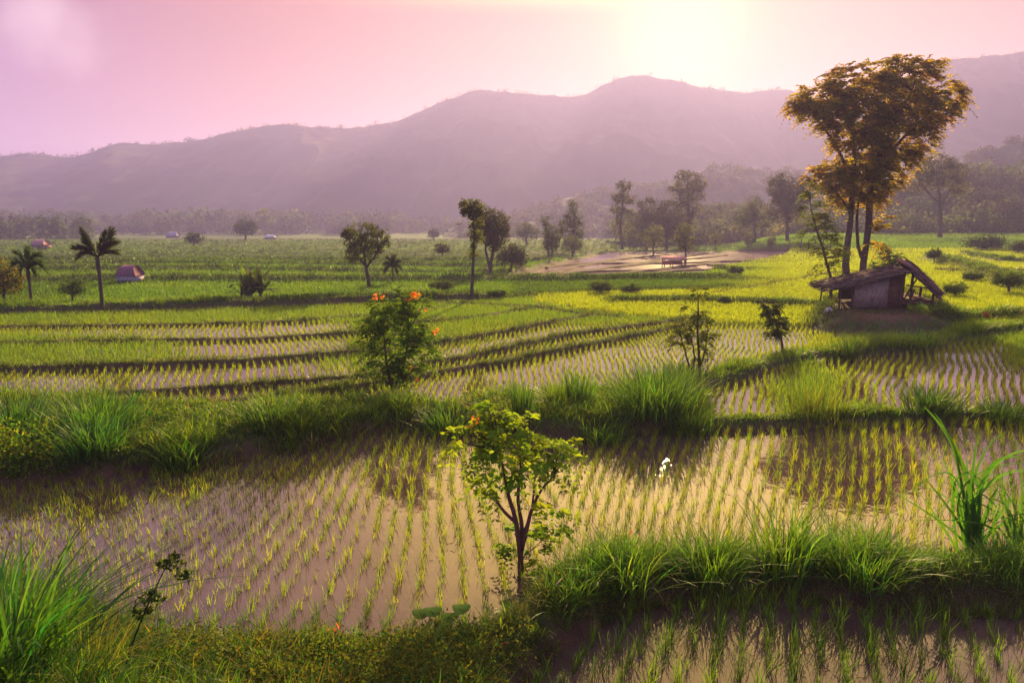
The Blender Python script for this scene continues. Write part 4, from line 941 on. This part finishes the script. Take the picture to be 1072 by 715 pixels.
def to3(xy, z=-0.03): return np.concatenate([xy, np.full((len(xy), 1), z)], 1)
rn = rest[rest[:, 1] < 13.5]; rf = rest[rest[:, 1] >= 13.5]
clump_blades(mb, to3(rn), 9, 0.23 * RNG.uniform(0.6, 1.25, len(rn)), 0.0085, RG, 0.022, 3, (0.02, 0.4), (0.02, 0.32))
clump_blades(mb, to3(rf), 7, 0.23 * RNG.uniform(0.65, 1.2, len(rf)), 0.011, RG, 0.022, 2)
# middle paddies: patches thicken into green
def lushness(xy):
    u, v = proj(xy[:, 0], xy[:, 1], 0.0); L_ = np.zeros(len(u))
    L_ = np.maximum(L_, sstep(260, 120, u) * sstep(390, 380, v) * sstep(340, 360, v) * 0.9)
    L_ = np.maximum(L_, sstep(345, 335, v) * (1 - sstep(700, 740, u)) * 0.8)
    L_ = np.maximum(L_, np.exp(-((u - 370 + (v - 380) * 1.6) / 75) ** 2) * sstep(402, 380, v) * 0.75)
    L_ = np.maximum(L_, np.exp(-((u - 480) / 70) ** 2) * sstep(372, 350, v) * 0.7)
    L_ = np.maximum(L_, np.exp(-((u - 845) / 38) ** 2 - ((v - 412) / 28) ** 2) * 1.2)
    L_ = np.maximum(L_, sstep(366, 356, v) * sstep(860, 900, u) * 0.8)
    L_ = np.maximum(L_, sstep(1030, 1080, u) * sstep(395, 375, v))
    n = fbm(xy[:, 0], xy[:, 1], 0.3, 3); return np.clip(L_ + (n - 0.5) * 0.6, 0, 1)
for pts, hb in ((mid_pts, 0.20), (d_pts, 0.24)):
    lu = lushness(pts); cc = vary(RG, len(pts), 0.12, 0.10) * (1 - lu[:, None]) + vary((0.075, 0.14, 0.014), len(pts), 0.12, 0.1) * lu[:, None]
    k = lu + RNG.normal(0, 0.18, len(lu)) < 0.5; clump_blades(mb, to3(pts[k]), 5, hb * 0.9, 0.015, cc[k], 0.014, 2, (0.0, 0.25), (0.0, 0.2))
    clump_blades(mb, to3(pts[~k]), 9, hb * 1.35, 0.018, cc[~k], 0.055, 2)
tag(mb.build('rice_crop', M_rice), 'rows of young rice standing in the flooded paddies', 'rice', kind='stuff')

# floating straw and leaf bits on the near water
db = MB(); n = 5200; pts = np.stack([RNG.uniform(-9, 11, n), RNG.uniform(5, 15.5, n)], 1); f_ = fbm(pts[:, 0], pts[:, 1], 0.9, 3); pts = pts[(f_ > 0.52) | (RNG.random(n) < 0.12)]; pts = pts[wetmask(pts)]
n = len(pts); a = RNG.uniform(0, 6.28, n); dr2 = np.stack([np.cos(a), np.sin(a), 0 * a], 1)
leaves(db, np.concatenate([pts, np.full((n, 1), 0.006)], 1), RNG.uniform(0.02, 0.11, n), vary((0.13, 0.085, 0.035), n, 0.4, 0.2), 0.22, dr2, nor=np.tile([0.0, 0.0, 1.0], (n, 1)))
tag(db.build('floating_straw', M_wood), 'bits of straw and leaf floating between the rice rows', 'straw', kind='stuff')

# dense green rice on the far fields
mb = MB()
def far_scatter(n, ulo, uhi, ylo, yhi, dens_pow=1.6):
    y = (RNG.random(n) * (yhi ** (1 / dens_pow) - ylo ** (1 / dens_pow)) + ylo ** (1 / dens_pow)) ** dens_pow
    u = RNG.uniform(ulo, uhi, n); return np.stack([(u - 536) / 715 * y, y], 1)
xy = np.concatenate([far_scatter(60000, -150, 760, 31, 75), far_scatter(30000, -150, 760, 75, 200), far_scatter(60000, 600, 1300, 25, 60), far_scatter(26000, 700, 1300, 60, 122)])
z, cl_ = terrain(xy[:, 0], xy[:, 1]); k = z > -0.75 * (xy[:, 1] > 44) * (xy[:, 0] > -2) * (xy[:, 0] < 40) * (xy[:, 1] < 95) + (-9) * ((xy[:, 1] <= 44) | (xy[:, 0] <= -2) | (xy[:, 0] >= 40) | (xy[:, 1] >= 95))
sf = sdist(xy[:, 0], xy[:, 1], FLOOD); k &= (sf < -0.2) & (cl_[:, 1] > cl_[:, 0] * 1.02)
k &= (z > 0.02) | (xy[:, 1] > 33)
xy = xy[k]; z = z[k]; cl_ = cl_[k]
clump_blades(mb, np.concatenate([xy, z[:, None]], 1), 4, 0.22 + xy[:, 1] * 0.0016, 0.012 + xy[:, 1] * 0.0009, np.clip(cl_ * 1.2, 0, 1), 0.05 + 0.12, 2)
tag(mb.build('field_rice', M_rice), 'dense green rice covering the valley fields', 'rice', kind='stuff')

# ------------------------------------------------------------------ grass on the banks
mb = MB(); wd = MB()
def scatter_poly(poly, n):
    a = np.array(poly); lo, hi = a.min(0), a.max(0); lo = np.maximum(lo, [-26, 3.2]); hi = np.minimum(hi, [30, 60])
    xy = RNG.uniform(lo, hi, (n, 2)); return xy[inside(xy[:, 0], xy[:, 1], poly)]
DG = (0.085, 0.15, 0.006)
def grass_on(xy, h, w, col, nb=6, spread=0.05, seg=3, lean=(0.05, 0.6), bend=(0.1, 0.8), target=None):
    z, _ = terrain(xy[:, 0], xy[:, 1]); ok = z > -0.03; xy = xy[ok]; z = z[ok]; hh = np.broadcast_to(h, (len(ok),))[ok] if np.ndim(h) else h
    cc = vary(col, len(xy), 0.2, 0.18)
    clump_blades(target or mb, np.concatenate([xy, z[:, None] - 0.02], 1), nb, hh, w, cc, spread, seg, bend, lean)
xy = scatter_poly(BANK2, 30000); s = sdist(xy[:, 0], xy[:, 1], BANK2); n = fbm(xy[:, 0], xy[:, 1], 0.9, 3); k = (s > -0.1 + 0.3 * (n - .5)) & (RNG.random(len(n)) < 0.9); xy = xy[k]; n = n[k]; xyb = xy
grass_on(xy, 0.15 + 0.58 * np.clip((n - 0.3) * 2, 0, 1) ** 1.3, 0.018, DG, 6, 0.06)
for (pts, hw, ht, kd) in BUNDS:
    pp = np.array(pts); ln = np.sum(np.linalg.norm(np.diff(pp, axis=0), axis=1)); dist = pp[:, 1].mean(); 
    nn = int(min(6000, ln * (90 if kd else 35) * min(1.3, 20 / dist))); t = RNG.random(nn); cum = np.concatenate([[0], np.cumsum(np.linalg.norm(np.diff(pp, axis=0), axis=1))]); sq = t * cum[-1]
    xy = np.stack([np.interp(sq, cum, pp[:, 0]), np.interp(sq, cum, pp[:, 1])], 1) + RNG.normal(0, hw * 0.45, (nn, 2)); n = fbm(xy[:, 0], xy[:, 1], 0.7, 3)
    grass_on(xy, (0.08 + (0.5 if kd == 1 else 0.2) * np.clip((n - 0.32) * 2.2, 0, 1)), 0.012 + dist * 0.0004, DG if kd else (0.06, 0.09, 0.016), 6, 0.07, 2)
xy = scatter_poly(MOUND, 2600); nq = fbm(xy[:, 0], xy[:, 1], 0.8, 3); pu_, pv_ = proj(xy[:, 0], xy[:, 1], 0.5); xy = xy[(nq > 0.42) & (pv_ > 326)]; grass_on(xy, 0.18, 0.02, (0.045, 0.075, 0.012), 5, 0.08, 2)
k_ = RNG.random(len(xyb)) < 0.07; grass_on(xyb[k_], 0.35, 0.010, (0.24, 0.18, 0.05), 4, 0.06, 4, (0.1, 0.8), (0.3, 1.0))
# near bank: short turf and long arching blades
xy = scatter_poly(NEAR, 42000); s = sdist(xy[:, 0], xy[:, 1], NEAR); pu, pv = proj(xy[:, 0], xy[:, 1], 0.35); n = fbm(xy[:, 0], xy[:, 1], 1.3, 3)
k = (s > 0.10 + 0.4 * (n - .5)) & (pu > -120) & (pu < 1200) & (pv < 860); xy = xy[k]; pu = pu[k]; n = n[k]; s = s[k]
right_ = sstep(560, 640, pu)
turfc = vary((0.085, 0.115, 0.014), len(xy), 0.3, 0.25)
z, _ = terrain(xy[:, 0], xy[:, 1])
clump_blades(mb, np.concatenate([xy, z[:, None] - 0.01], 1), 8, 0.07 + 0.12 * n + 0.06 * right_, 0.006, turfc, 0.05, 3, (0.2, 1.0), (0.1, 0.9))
k = (RNG.random(len(xy)) < 0.36 * right_ + 0.13) & (s > 0.12 + 0.13 * right_)
grass_on(xy[k], (0.26 + 0.62 * np.clip(n[k] * 1.7 - 0.4, 0, 1)) * (0.55 + 0.45 * right_[k]), 0.011, (0.07, 0.15, 0.014), 7, 0.05, 5, (0.05, 0.5), (0.15, 0.8))
k = (pu < 240) & (RNG.random(len(xy)) < 0.38 * sstep(250, 60, pu)) & (s > 0.15)
grass_on(xy[k], 0.25 + 0.35 * n[k], 0.010, (0.05, 0.11, 0.014), 7, 0.06, 5, (0.05, 0.6), (0.2, 0.9))
k = (RNG.random(len(xy)) < 0.07 * sstep(420, 250, pu) + 0.025)
grass_on(xy[k], 0.25 + 0.2 * n[k], 0.006, (0.22, 0.17, 0.03), 4, 0.05, 5, (0.1, 0.8), (0.3, 1.0))
tag(mb.build('bank_grass', M_grass), 'thick green grass covering the earth banks and bunds', 'grass', kind='stuff')
# low leafy weeds
def weeds(u0, u1, v0, v1, n, col, size=0.05, up=0.14):
    u = RNG.uniform(u0, u1, n); v = RNG.uniform(v0, v1, n); pts = np.array([G(a, b, 0.3)[:2] for a, b in zip(u, v)]); z, _ = terrain(pts[:, 0], pts[:, 1]); ok = z > 0.12; pts = pts[ok]; z = z[ok]
    k = 14; pos = np.repeat(np.concatenate([pts, z[:, None]], 1), k, 0) + np.abs(RNG.normal(0, 1, (len(pts) * k, 3))) * [0, 0, up] + RNG.normal(0, 0.06, (len(pts) * k, 3)) * [1, 1, 0]
    leaves(wd, pos, size * RNG.uniform(0.6, 1.3, len(pos)), np.repeat(vary(col, len(pts), 0.2, 0.25), k, 0), 0.55, up=0.4)
weeds(-40, 560, 655, 760, 2600, (0.075, 0.10, 0.018), 0.035, 0.07)
weeds(-60, 420, 440, 505, 1400, (0.045, 0.09, 0.018), 0.06, 0.14); weeds(0, 60, 462, 492, 120, (0.13, 0.20, 0.02), 0.07, 0.2)
weeds(240, 730, 412, 455, 500, (0.06, 0.10, 0.018), 0.05, 0.12); weeds(560, 1072, 590, 640, 900, (0.08, 0.11, 0.018), 0.035, 0.06)
tag(wd.build('bank_weeds', M_leaf), 'low leafy weeds among the grass of the banks', 'weeds', kind='stuff')

# ------------------------------------------------------------------ tussocks and reeds: single plants
def tuft(name, label, cat, u, v, hpx, wpx, n, col, bw=0.012, group=None, lean=(0.05, 0.5), bend=(0.1, 0.7), seg=5, tip=None):
    p = onground(u, v); s = p[1] / F; m = MB()
    b = np.tile(p, (n, 1)) + np.concatenate([RNG.normal(0, wpx * 0.22 * s, (n, 2)), np.full((n, 1), -0.03)], 1)
    r = np.linalg.norm(b[:, :2] - p[:2], axis=1) / (wpx * 0.4 * s + 1e-6); az = np.arctan2(b[:, 1] - p[1], b[:, 0] - p[0]) + RNG.normal(0, 0.7, n)
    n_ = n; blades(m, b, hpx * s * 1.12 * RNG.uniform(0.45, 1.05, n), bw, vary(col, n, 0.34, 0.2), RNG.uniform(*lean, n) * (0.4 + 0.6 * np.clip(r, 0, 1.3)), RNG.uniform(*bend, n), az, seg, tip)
    return tag(m.build(name, M_grass, origin=p), label, cat, group)
TG = 'grass tussocks on the banks'
tuft('grass_tussock', 'tall upright grass tussock behind the middle of the bank, right of the sapling', 'grass tussock', 604, 425, 44, 34, 190, (0.055, 0.12, 0.014), 0.023, TG, (0.02, 0.3), (0.02, 0.3))
tuft('grass_tussock', 'large rounded tussock with arching blades, biggest on the bank', 'grass tussock', 685, 440, 52, 90, 800, (0.055, 0.12, 0.014), 0.020, TG)
tuft('grass_tussock', 'bright rounded tussock at the right end of the bank', 'grass tussock', 722, 440, 44, 50, 450, (0.075, 0.14, 0.014), 0.020, TG)
tuft('grass_tussock', 'upright thin tussock just behind the sapling crown', 'grass tussock', 546, 430, 42, 26, 120, (0.05, 0.11, 0.016), 0.020, TG, (0.02, 0.3), (0.02, 0.3))
tuft('grass_tussock', 'grass tussock at the foot of the blossom tree on its right', 'grass tussock', 470, 440, 38, 60, 450, (0.045, 0.10, 0.014), 0.020, TG)
tuft('grass_tussock', 'low tussock between the sapling and the large rounded tussock', 'grass tussock', 630, 447, 34, 60, 420, (0.06, 0.13, 0.016), 0.019, TG)
tuft('grass_tussock', 'dark tussock on the left part of the bank, front one', 'grass tussock', 100, 490, 46, 55, 420, (0.04, 0.11, 0.02), 0.020, TG)
tuft('grass_tussock', 'wide tussock at the back of the bank on the left, below the open water', 'grass tussock', 100, 452, 48, 90, 700, (0.045, 0.11, 0.014), 0.022, TG)
tuft('grass_tussock', 'tussock at the mud edge left of the blossom tree', 'grass tussock', 190, 480, 44, 50, 400, (0.05, 0.12, 0.018), 0.020, TG)
tuft('grass_tussock', 'grass tussock on the back of the bank halfway to the blossom tree', 'grass tussock', 285, 444, 34, 50, 320, (0.05, 0.11, 0.018), 0.020, TG)
tuft('grass_tussock', 'dark tussock cut by the left edge at the back of the bank', 'grass tussock', 12, 455, 50, 60, 500, (0.035, 0.09, 0.018), 0.022, TG)
tuft('grass_tussock', 'dark tussock on the right hand bund, under the golden paddy', 'grass tussock', 975, 437, 34, 60, 450, (0.035, 0.08, 0.012), 0.020, TG)
tuft('grass_tussock', 'dark tussock on the right hand bund, next to the frame edge', 'grass tussock', 1050, 437, 30, 50, 350, (0.035, 0.08, 0.012), 0.020, TG)
tuft('grass_tussock', 'pale reedy tussock in the water between the two right hand bunds', 'grass tussock', 848, 440, 50, 60, 380, (0.09, 0.13, 0.016), 0.012, TG, (0.02, 0.35), (0.02, 0.4))
tuft('grass_tussock', 'spiky tussock below the earth mound of the hut', 'grass tussock', 888, 373, 32, 16, 130, (0.05, 0.10, 0.014), 0.026, TG, (0.02, 0.3), (0.02, 0.4))
tuft('grass_tussock', 'bright mounded tussock at the right foot of the hut mound', 'grass tussock', 965, 362, 18, 50, 380, (0.08, 0.15, 0.014), 0.026, TG)
tuft('grass_tussock', 'grass around the stems of the many stemmed thin tree', 'grass tussock', 715, 398, 28, 40, 260, (0.05, 0.10, 0.014), 0.022, TG)
tuft('grass_tussock', 'low tussock on the bund below the leaning thin sapling', 'grass tussock', 838, 378, 18, 40, 260, (0.05, 0.11, 0.014), 0.023, TG)
tuft('grass_tussock', 'tallest upright grass clump of the near bank, right of centre', 'grass tussock', 820, 600, 92, 60, 170, (0.07, 0.15, 0.014), 0.019, TG, (0.02, 0.45), (0.05, 0.6))
tuft('grass_tussock', 'bright arching clump of long blades on the near bank beside the orange twigs', 'grass tussock', 655, 612, 72, 60, 260, (0.085, 0.17, 0.014), 0.012, TG, (0.05, 0.6), (0.1, 0.8))
tuft('grass_tussock', 'thick clump on the near bank between the two tallest grass plants', 'grass tussock', 905, 604, 66, 80, 380, (0.07, 0.15, 0.014), 0.011, TG, (0.05, 0.6), (0.1, 0.8))
tuft('grass_tussock', 'clump of long green blades on the near bank left of the tallest clump', 'grass tussock', 745, 606, 72, 70, 330, (0.07, 0.15, 0.014), 0.011, TG, (0.05, 0.6), (0.1, 0.8))
tuft('grass_tussock', 'big lush clump of arching blades in the bottom left corner', 'grass tussock', 10, 704, 165, 120, 300, (0.045, 0.12, 0.015), 0.025, TG, (0.1, 0.7), (0.2, 0.9), 7)
tuft('grass_tussock', 'yellowing clump with bent tips right of the bottom left corner clump', 'grass tussock', 92, 712, 90, 80, 190, (0.10, 0.14, 0.02), 0.010, TG, (0.1, 0.7), (0.3, 1.1), 7, (0.3, 0.26, 0.05))
# giant reed at the right edge
def reed(label, u, v, spec, col):
    p = onground(u, v); s = p[1] / F; root = thing('giant_reed', label, 'reed', p)
    for (ua, va, ub, vb, w, dy) in spec:   # mid point and tip of each leaf in pixels
        m = MB(); a = p + np.array([RNG.normal(0, 0.07), RNG.normal(0, 0.07), -0.02]); w = w * 0.85; b = P(ua, va, p[1] + dy * 0.5); c = P(ub, vb, p[1] + dy)
        t = np.linspace(0, 1, 12)[:, None]; b2 = 2 * b - 0.5 * (a + c); cc = (1 - t) ** 2 * a + 2 * t * (1 - t) * b2 + t * t * c
        tg = np.gradient(cc, axis=0); sv = np.cross(tg, [0.2, 1.0, 0.1]); sv /= np.linalg.norm(sv, axis=1, keepdims=True)
        ww = (w * s * 0.5 * np.minimum(1, 0.45 + 2.2 * t) * np.clip(1.02 - t, 0, 1) ** 0.55); nrm_ = np.array([0, -0.35, 0.2]) * 1.0
        vv = np.concatenate([cc - sv * ww, cc + nrm_ * ww, cc + sv * ww]); i = np.arange(11)
        q = np.concatenate([np.stack([i, i + 1, i + 13, i + 12], 1), np.stack([i + 12, i + 13, i + 25, i + 24], 1)])
        m.add(vv, q, None, vary(col, 1, 0.15, 0.1)[0]); m.build('leaf', M_grass, root, True)
reed('giant reed with long folded leaves at the right edge of the near bank', 1018, 592,
     [(1012, 500, 968, 426, 8, -0.2), (1003, 490, 978, 432, 4, 0.1), (1010, 525, 1000, 470, 6, 0), (1016, 520, 1024, 455, 7, 0.2), (1028, 505, 1068, 478, 9, 0.1), (1024, 520, 1072, 492, 8, -0.2), (1004, 548, 968, 500, 5, -0.1), (1002, 560, 930, 512, 4.5, -0.3),
      (996, 565, 958, 510, 4, 0.1), (1032, 500, 1090, 470, 7, 0.3), (1014, 540, 1012, 480, 7, 0.1), (1030, 545, 1045, 510, 7, -0.1), (1006, 530, 985, 478, 5, 0.3), (1040, 555, 1075, 540, 6, 0), (1012, 560, 1006, 520, 7, 0.2), (1034, 560, 1058, 520, 6, 0.2),
      (1004, 575, 975, 535, 4, -0.2), (1020, 500, 1052, 452, 5, 0.3), (1000, 500, 950, 520, 3, 0.2)] + [(1018 + RNG.uniform(-22, 30), RNG.uniform(500, 560), 1018 + RNG.uniform(-75, 70), RNG.uniform(470, 575), RNG.uniform(2, 4), RNG.uniform(-12, 12) * 0.03) for _ in range(26)], (0.04, 0.12, 0.015))
reed('second giant reed half cut by the right edge of the frame', 1062, 594,
     [(1070, 540, 1076, 480, 7, 0), (1058, 545, 1048, 500, 6, 0.1), (1064, 550, 1056, 490, 7, -0.1), (1078, 550, 1095, 490, 8, 0.1), (1055, 565, 1030, 540, 5, -0.1), (1070, 530, 1064, 460, 5, 0.2)] + [(1062 + RNG.uniform(-20, 20), RNG.uniform(510, 565), 1062 + RNG.uniform(-60, 40), RNG.uniform(480, 575), RNG.uniform(2, 4), RNG.uniform(-12, 12) * 0.03) for _ in range(16)], (0.045, 0.105, 0.022))
# tall weed, twigs, fallen leaves
p = onground(128, 708); s = p[1] / F; root = thing('tall_weed', 'dark stalked weed with a small leafy head over the bottom left paddy edge', 'weed', p)
m = MB(); st = curve([p, P(140, 668, p[1]), P(158, 625, p[1]), P(180, 580, p[1])], 10); tube(m, st, np.linspace(1.4, 0.6, 10) * s, (0.05, 0.035, 0.025), 6); m.build('stem', M_bark, root, True)
m = MB(); crown(m, [(P(178, 588, p[1]), (13 * s, 10 * s, 9 * s)), (P(190, 602, p[1]), (12 * s, 8 * s, 6 * s)), (P(158, 625, p[1]), (13 * s, 8 * s, 9 * s)), (P(148, 640, p[1]), (10 * s, 8 * s, 9 * s))], 40, 6 * s, 8, 7 * s, (0.05, 0.08, 0.02)); m.build('leaves', M_leaf, root)
def stick(label, pts, r, col, name='stick', cat='stick', lift=0.1):
    g = [onground(u, v) for u, v in (pts[0], pts[-1])]; y0, y1 = g[0][1], g[1][1]; m = MB(); c = []
    for k, (u, v) in enumerate(pts):
        t = k / (len(pts) - 1); q_ = G(u, v, g[0][2] * (1 - t) + g[1][2] * t + lift); c.append(q_)
    tube(m, curve(c, 8, 0.004), np.linspace(r, r * 0.6, 8), col, 6); tag(m.build(name, M_wood, smooth=True, origin=g[0]), label, cat)
stick('dry reddish stick slanting down the near bank into the water', [(673, 598), (690, 622), (703, 642)], 0.009, (0.20, 0.07, 0.05))
stick('forked pale dead stem on the near bank right of the sapling', [(582, 612), (600, 594), (606, 572)], 0.008, (0.4, 0.26, 0.13), lift=0.2)
stick('flat brown bamboo piece lying on the bank at the bottom', [(487, 676), (510, 674), (532, 673)], 0.014, (0.24, 0.075, 0.04), 'bamboo_piece', 'bamboo')
for lab, (u, v, n, c, sz) in (('curled orange leaf lying on the bottom bank', (348, 676, 5, (0.65, 0.12, 0.02), 0.10)), ('reddish dead leaves under the grass at the near bank', (652, 572, 9, (0.45, 0.13, 0.03), 0.10)),
                     ('brown dead leaves at the foot of the giant reed', (1040, 596, 16, (0.33, 0.13, 0.04), 0.11)), ('rusty dead leaves on the left end of the bank', (28, 480, 12, (0.30, 0.10, 0.03), 0.11))):
    p = onground(u, v); m = MB(); pos = p + RNG.normal(0, 0.05, (n, 3)) * [1.3, 1, 0.3] + [0, 0, 0.14]; leaves(m, pos, sz, vary(c, n, 0.15, 0.1), 0.4, up=0.2)
    tg_ = unit(n); cen = pos.mean(0)
    for q_ in pos: tube(m, [cen, (cen + q_) / 2, q_], 0.003, c, 4)
    tag(m.build('dead_leaf', M_petal, origin=p), lab, 'dead leaf')
p = onground(446, 668); s = p[1] / F; root = thing('broadleaf_weed', 'small weed with broad round leaves at the bottom paddy edge', 'weed', p)
for (u, v) in ((440, 641), (452, 639), (470, 645), (482, 636), (463, 655)):
    m = MB(); c = P(u, v, p[1]); tube(m, curve([p, (p + c) / 2 + [0, 0, 0.02], c], 5), 0.004, (0.07, 0.12, 0.02), 5)
    t = np.arange(10) / 10 * 2 * math.pi; rr = 11 * s * (1 + 0.12 * np.cos(t)); vv = np.stack([c[0] + rr * np.cos(t), c[1] + rr * 0.8 * np.sin(t), c[2] + 0.02 * np.cos(2 * t) + 0.012 * np.sin(t)], 1)
    m.add(np.concatenate([vv, [c - [0, 0, 0.012]]]), None, [[k, (k + 1) % 10, 10] for k in range(10)], (0.07, 0.15, 0.02)); m.build('leaf', M_leaf, root)
# shrubs along the bunds of the right hand fields
for lab, u, v, w, h in (('bush on the far bund left of the pointed grass, under the flooded fields', 628, 309, 26, 16), ('bush with upright shoots on the bund under the pink shed', 660, 309, 22, 12), ('small bush on the bund below the yellow green field', 758, 320, 14, 10),
                        ('low bush on the bund left of the hut', 800, 321, 22, 9), ('shrub on the terrace edge right of the hut roof', 1000, 312, 26, 18), ('shrub at the right edge above the hut field', 1056, 308, 34, 26), ('dark shrub on the bend of the right terrace', 978, 274, 14, 14),
                        ('round shrub on the upper terrace at the right', 1030, 262, 40, 14), ('shrub beside the path of the right terrace', 1018, 296, 22, 12), ('shrub on the top terrace near the right edge', 1066, 266, 20, 14), ('low shrub between the slim tree and the left bund', 520, 312, 20, 9),
                        ('tuft of bushes on the bund left of the slim tree', 462, 306, 26, 12), ('leafy bush at the end of the flooded fields', 770, 290, 16, 12)):
    small(lab, u, v, w, h, (0.045, 0.075, 0.016), 'shrub', 'shrub', 70, 0.1)
small('low brown thistle on the edge of the rice right of the hut', 1032, 338, 6, 13, (0.13, 0.05, 0.03), 'dry_plant', 'plant', 14, 0.4)
# fence posts along the far edge of the yellow green field
for k, u in enumerate((838, 846, 853, 861, 869)):
    p = onground(u, 262); m = MB(); tube(m, curve([p - [0, 0, 0.1], p + [0.02, 0, 1.3]], 4), 0.07, (0.09, 0.07, 0.06), 6)
    tag(m.build('fence_post', M_wood, origin=p), ('leftmost', 'second from left', 'middle', 'second from right', 'rightmost')[k] + ' of five bare posts along the edge of the yellow green field', 'post', 'posts at the edge of the yellow green field')

# ------------------------------------------------------------------ haze
m = MB(); x0, x1, y0, y1, z0, z1 = -2700, 2700, -30, 1720, -7.5, 175
v = [(x0, y0, z0), (x1, y0, z0), (x1, y1, z0), (x0, y1, z0), (x0, y0, z1), (x1, y0, z1), (x1, y1, z1), (x0, y1, z1)]
m.add(v, [[0, 3, 2, 1], [4, 5, 6, 7], [0, 1, 5, 4], [1, 2, 6, 5], [2, 3, 7, 6], [3, 0, 4, 7]])
hm, n, l = newmat('haze_air'); o_ = nd(n, 'ShaderNodeOutputMaterial'); vp = nd(n, 'ShaderNodeVolumePrincipled'); vp.inputs['Density'].default_value = HAZE_DENSITY
vp.inputs['Color'].default_value = HAZE_COL + (1,); vp.inputs['Anisotropy'].default_value = HAZE_G; l.new(vp.outputs[0], o_.inputs['Volume'])
o = m.build('haze', hm); tag(o, 'thin pink morning haze filling the valley', 'haze', kind='stuff')
print('verts', sum(len(q_.vertices) for q_ in bpy.data.meshes))
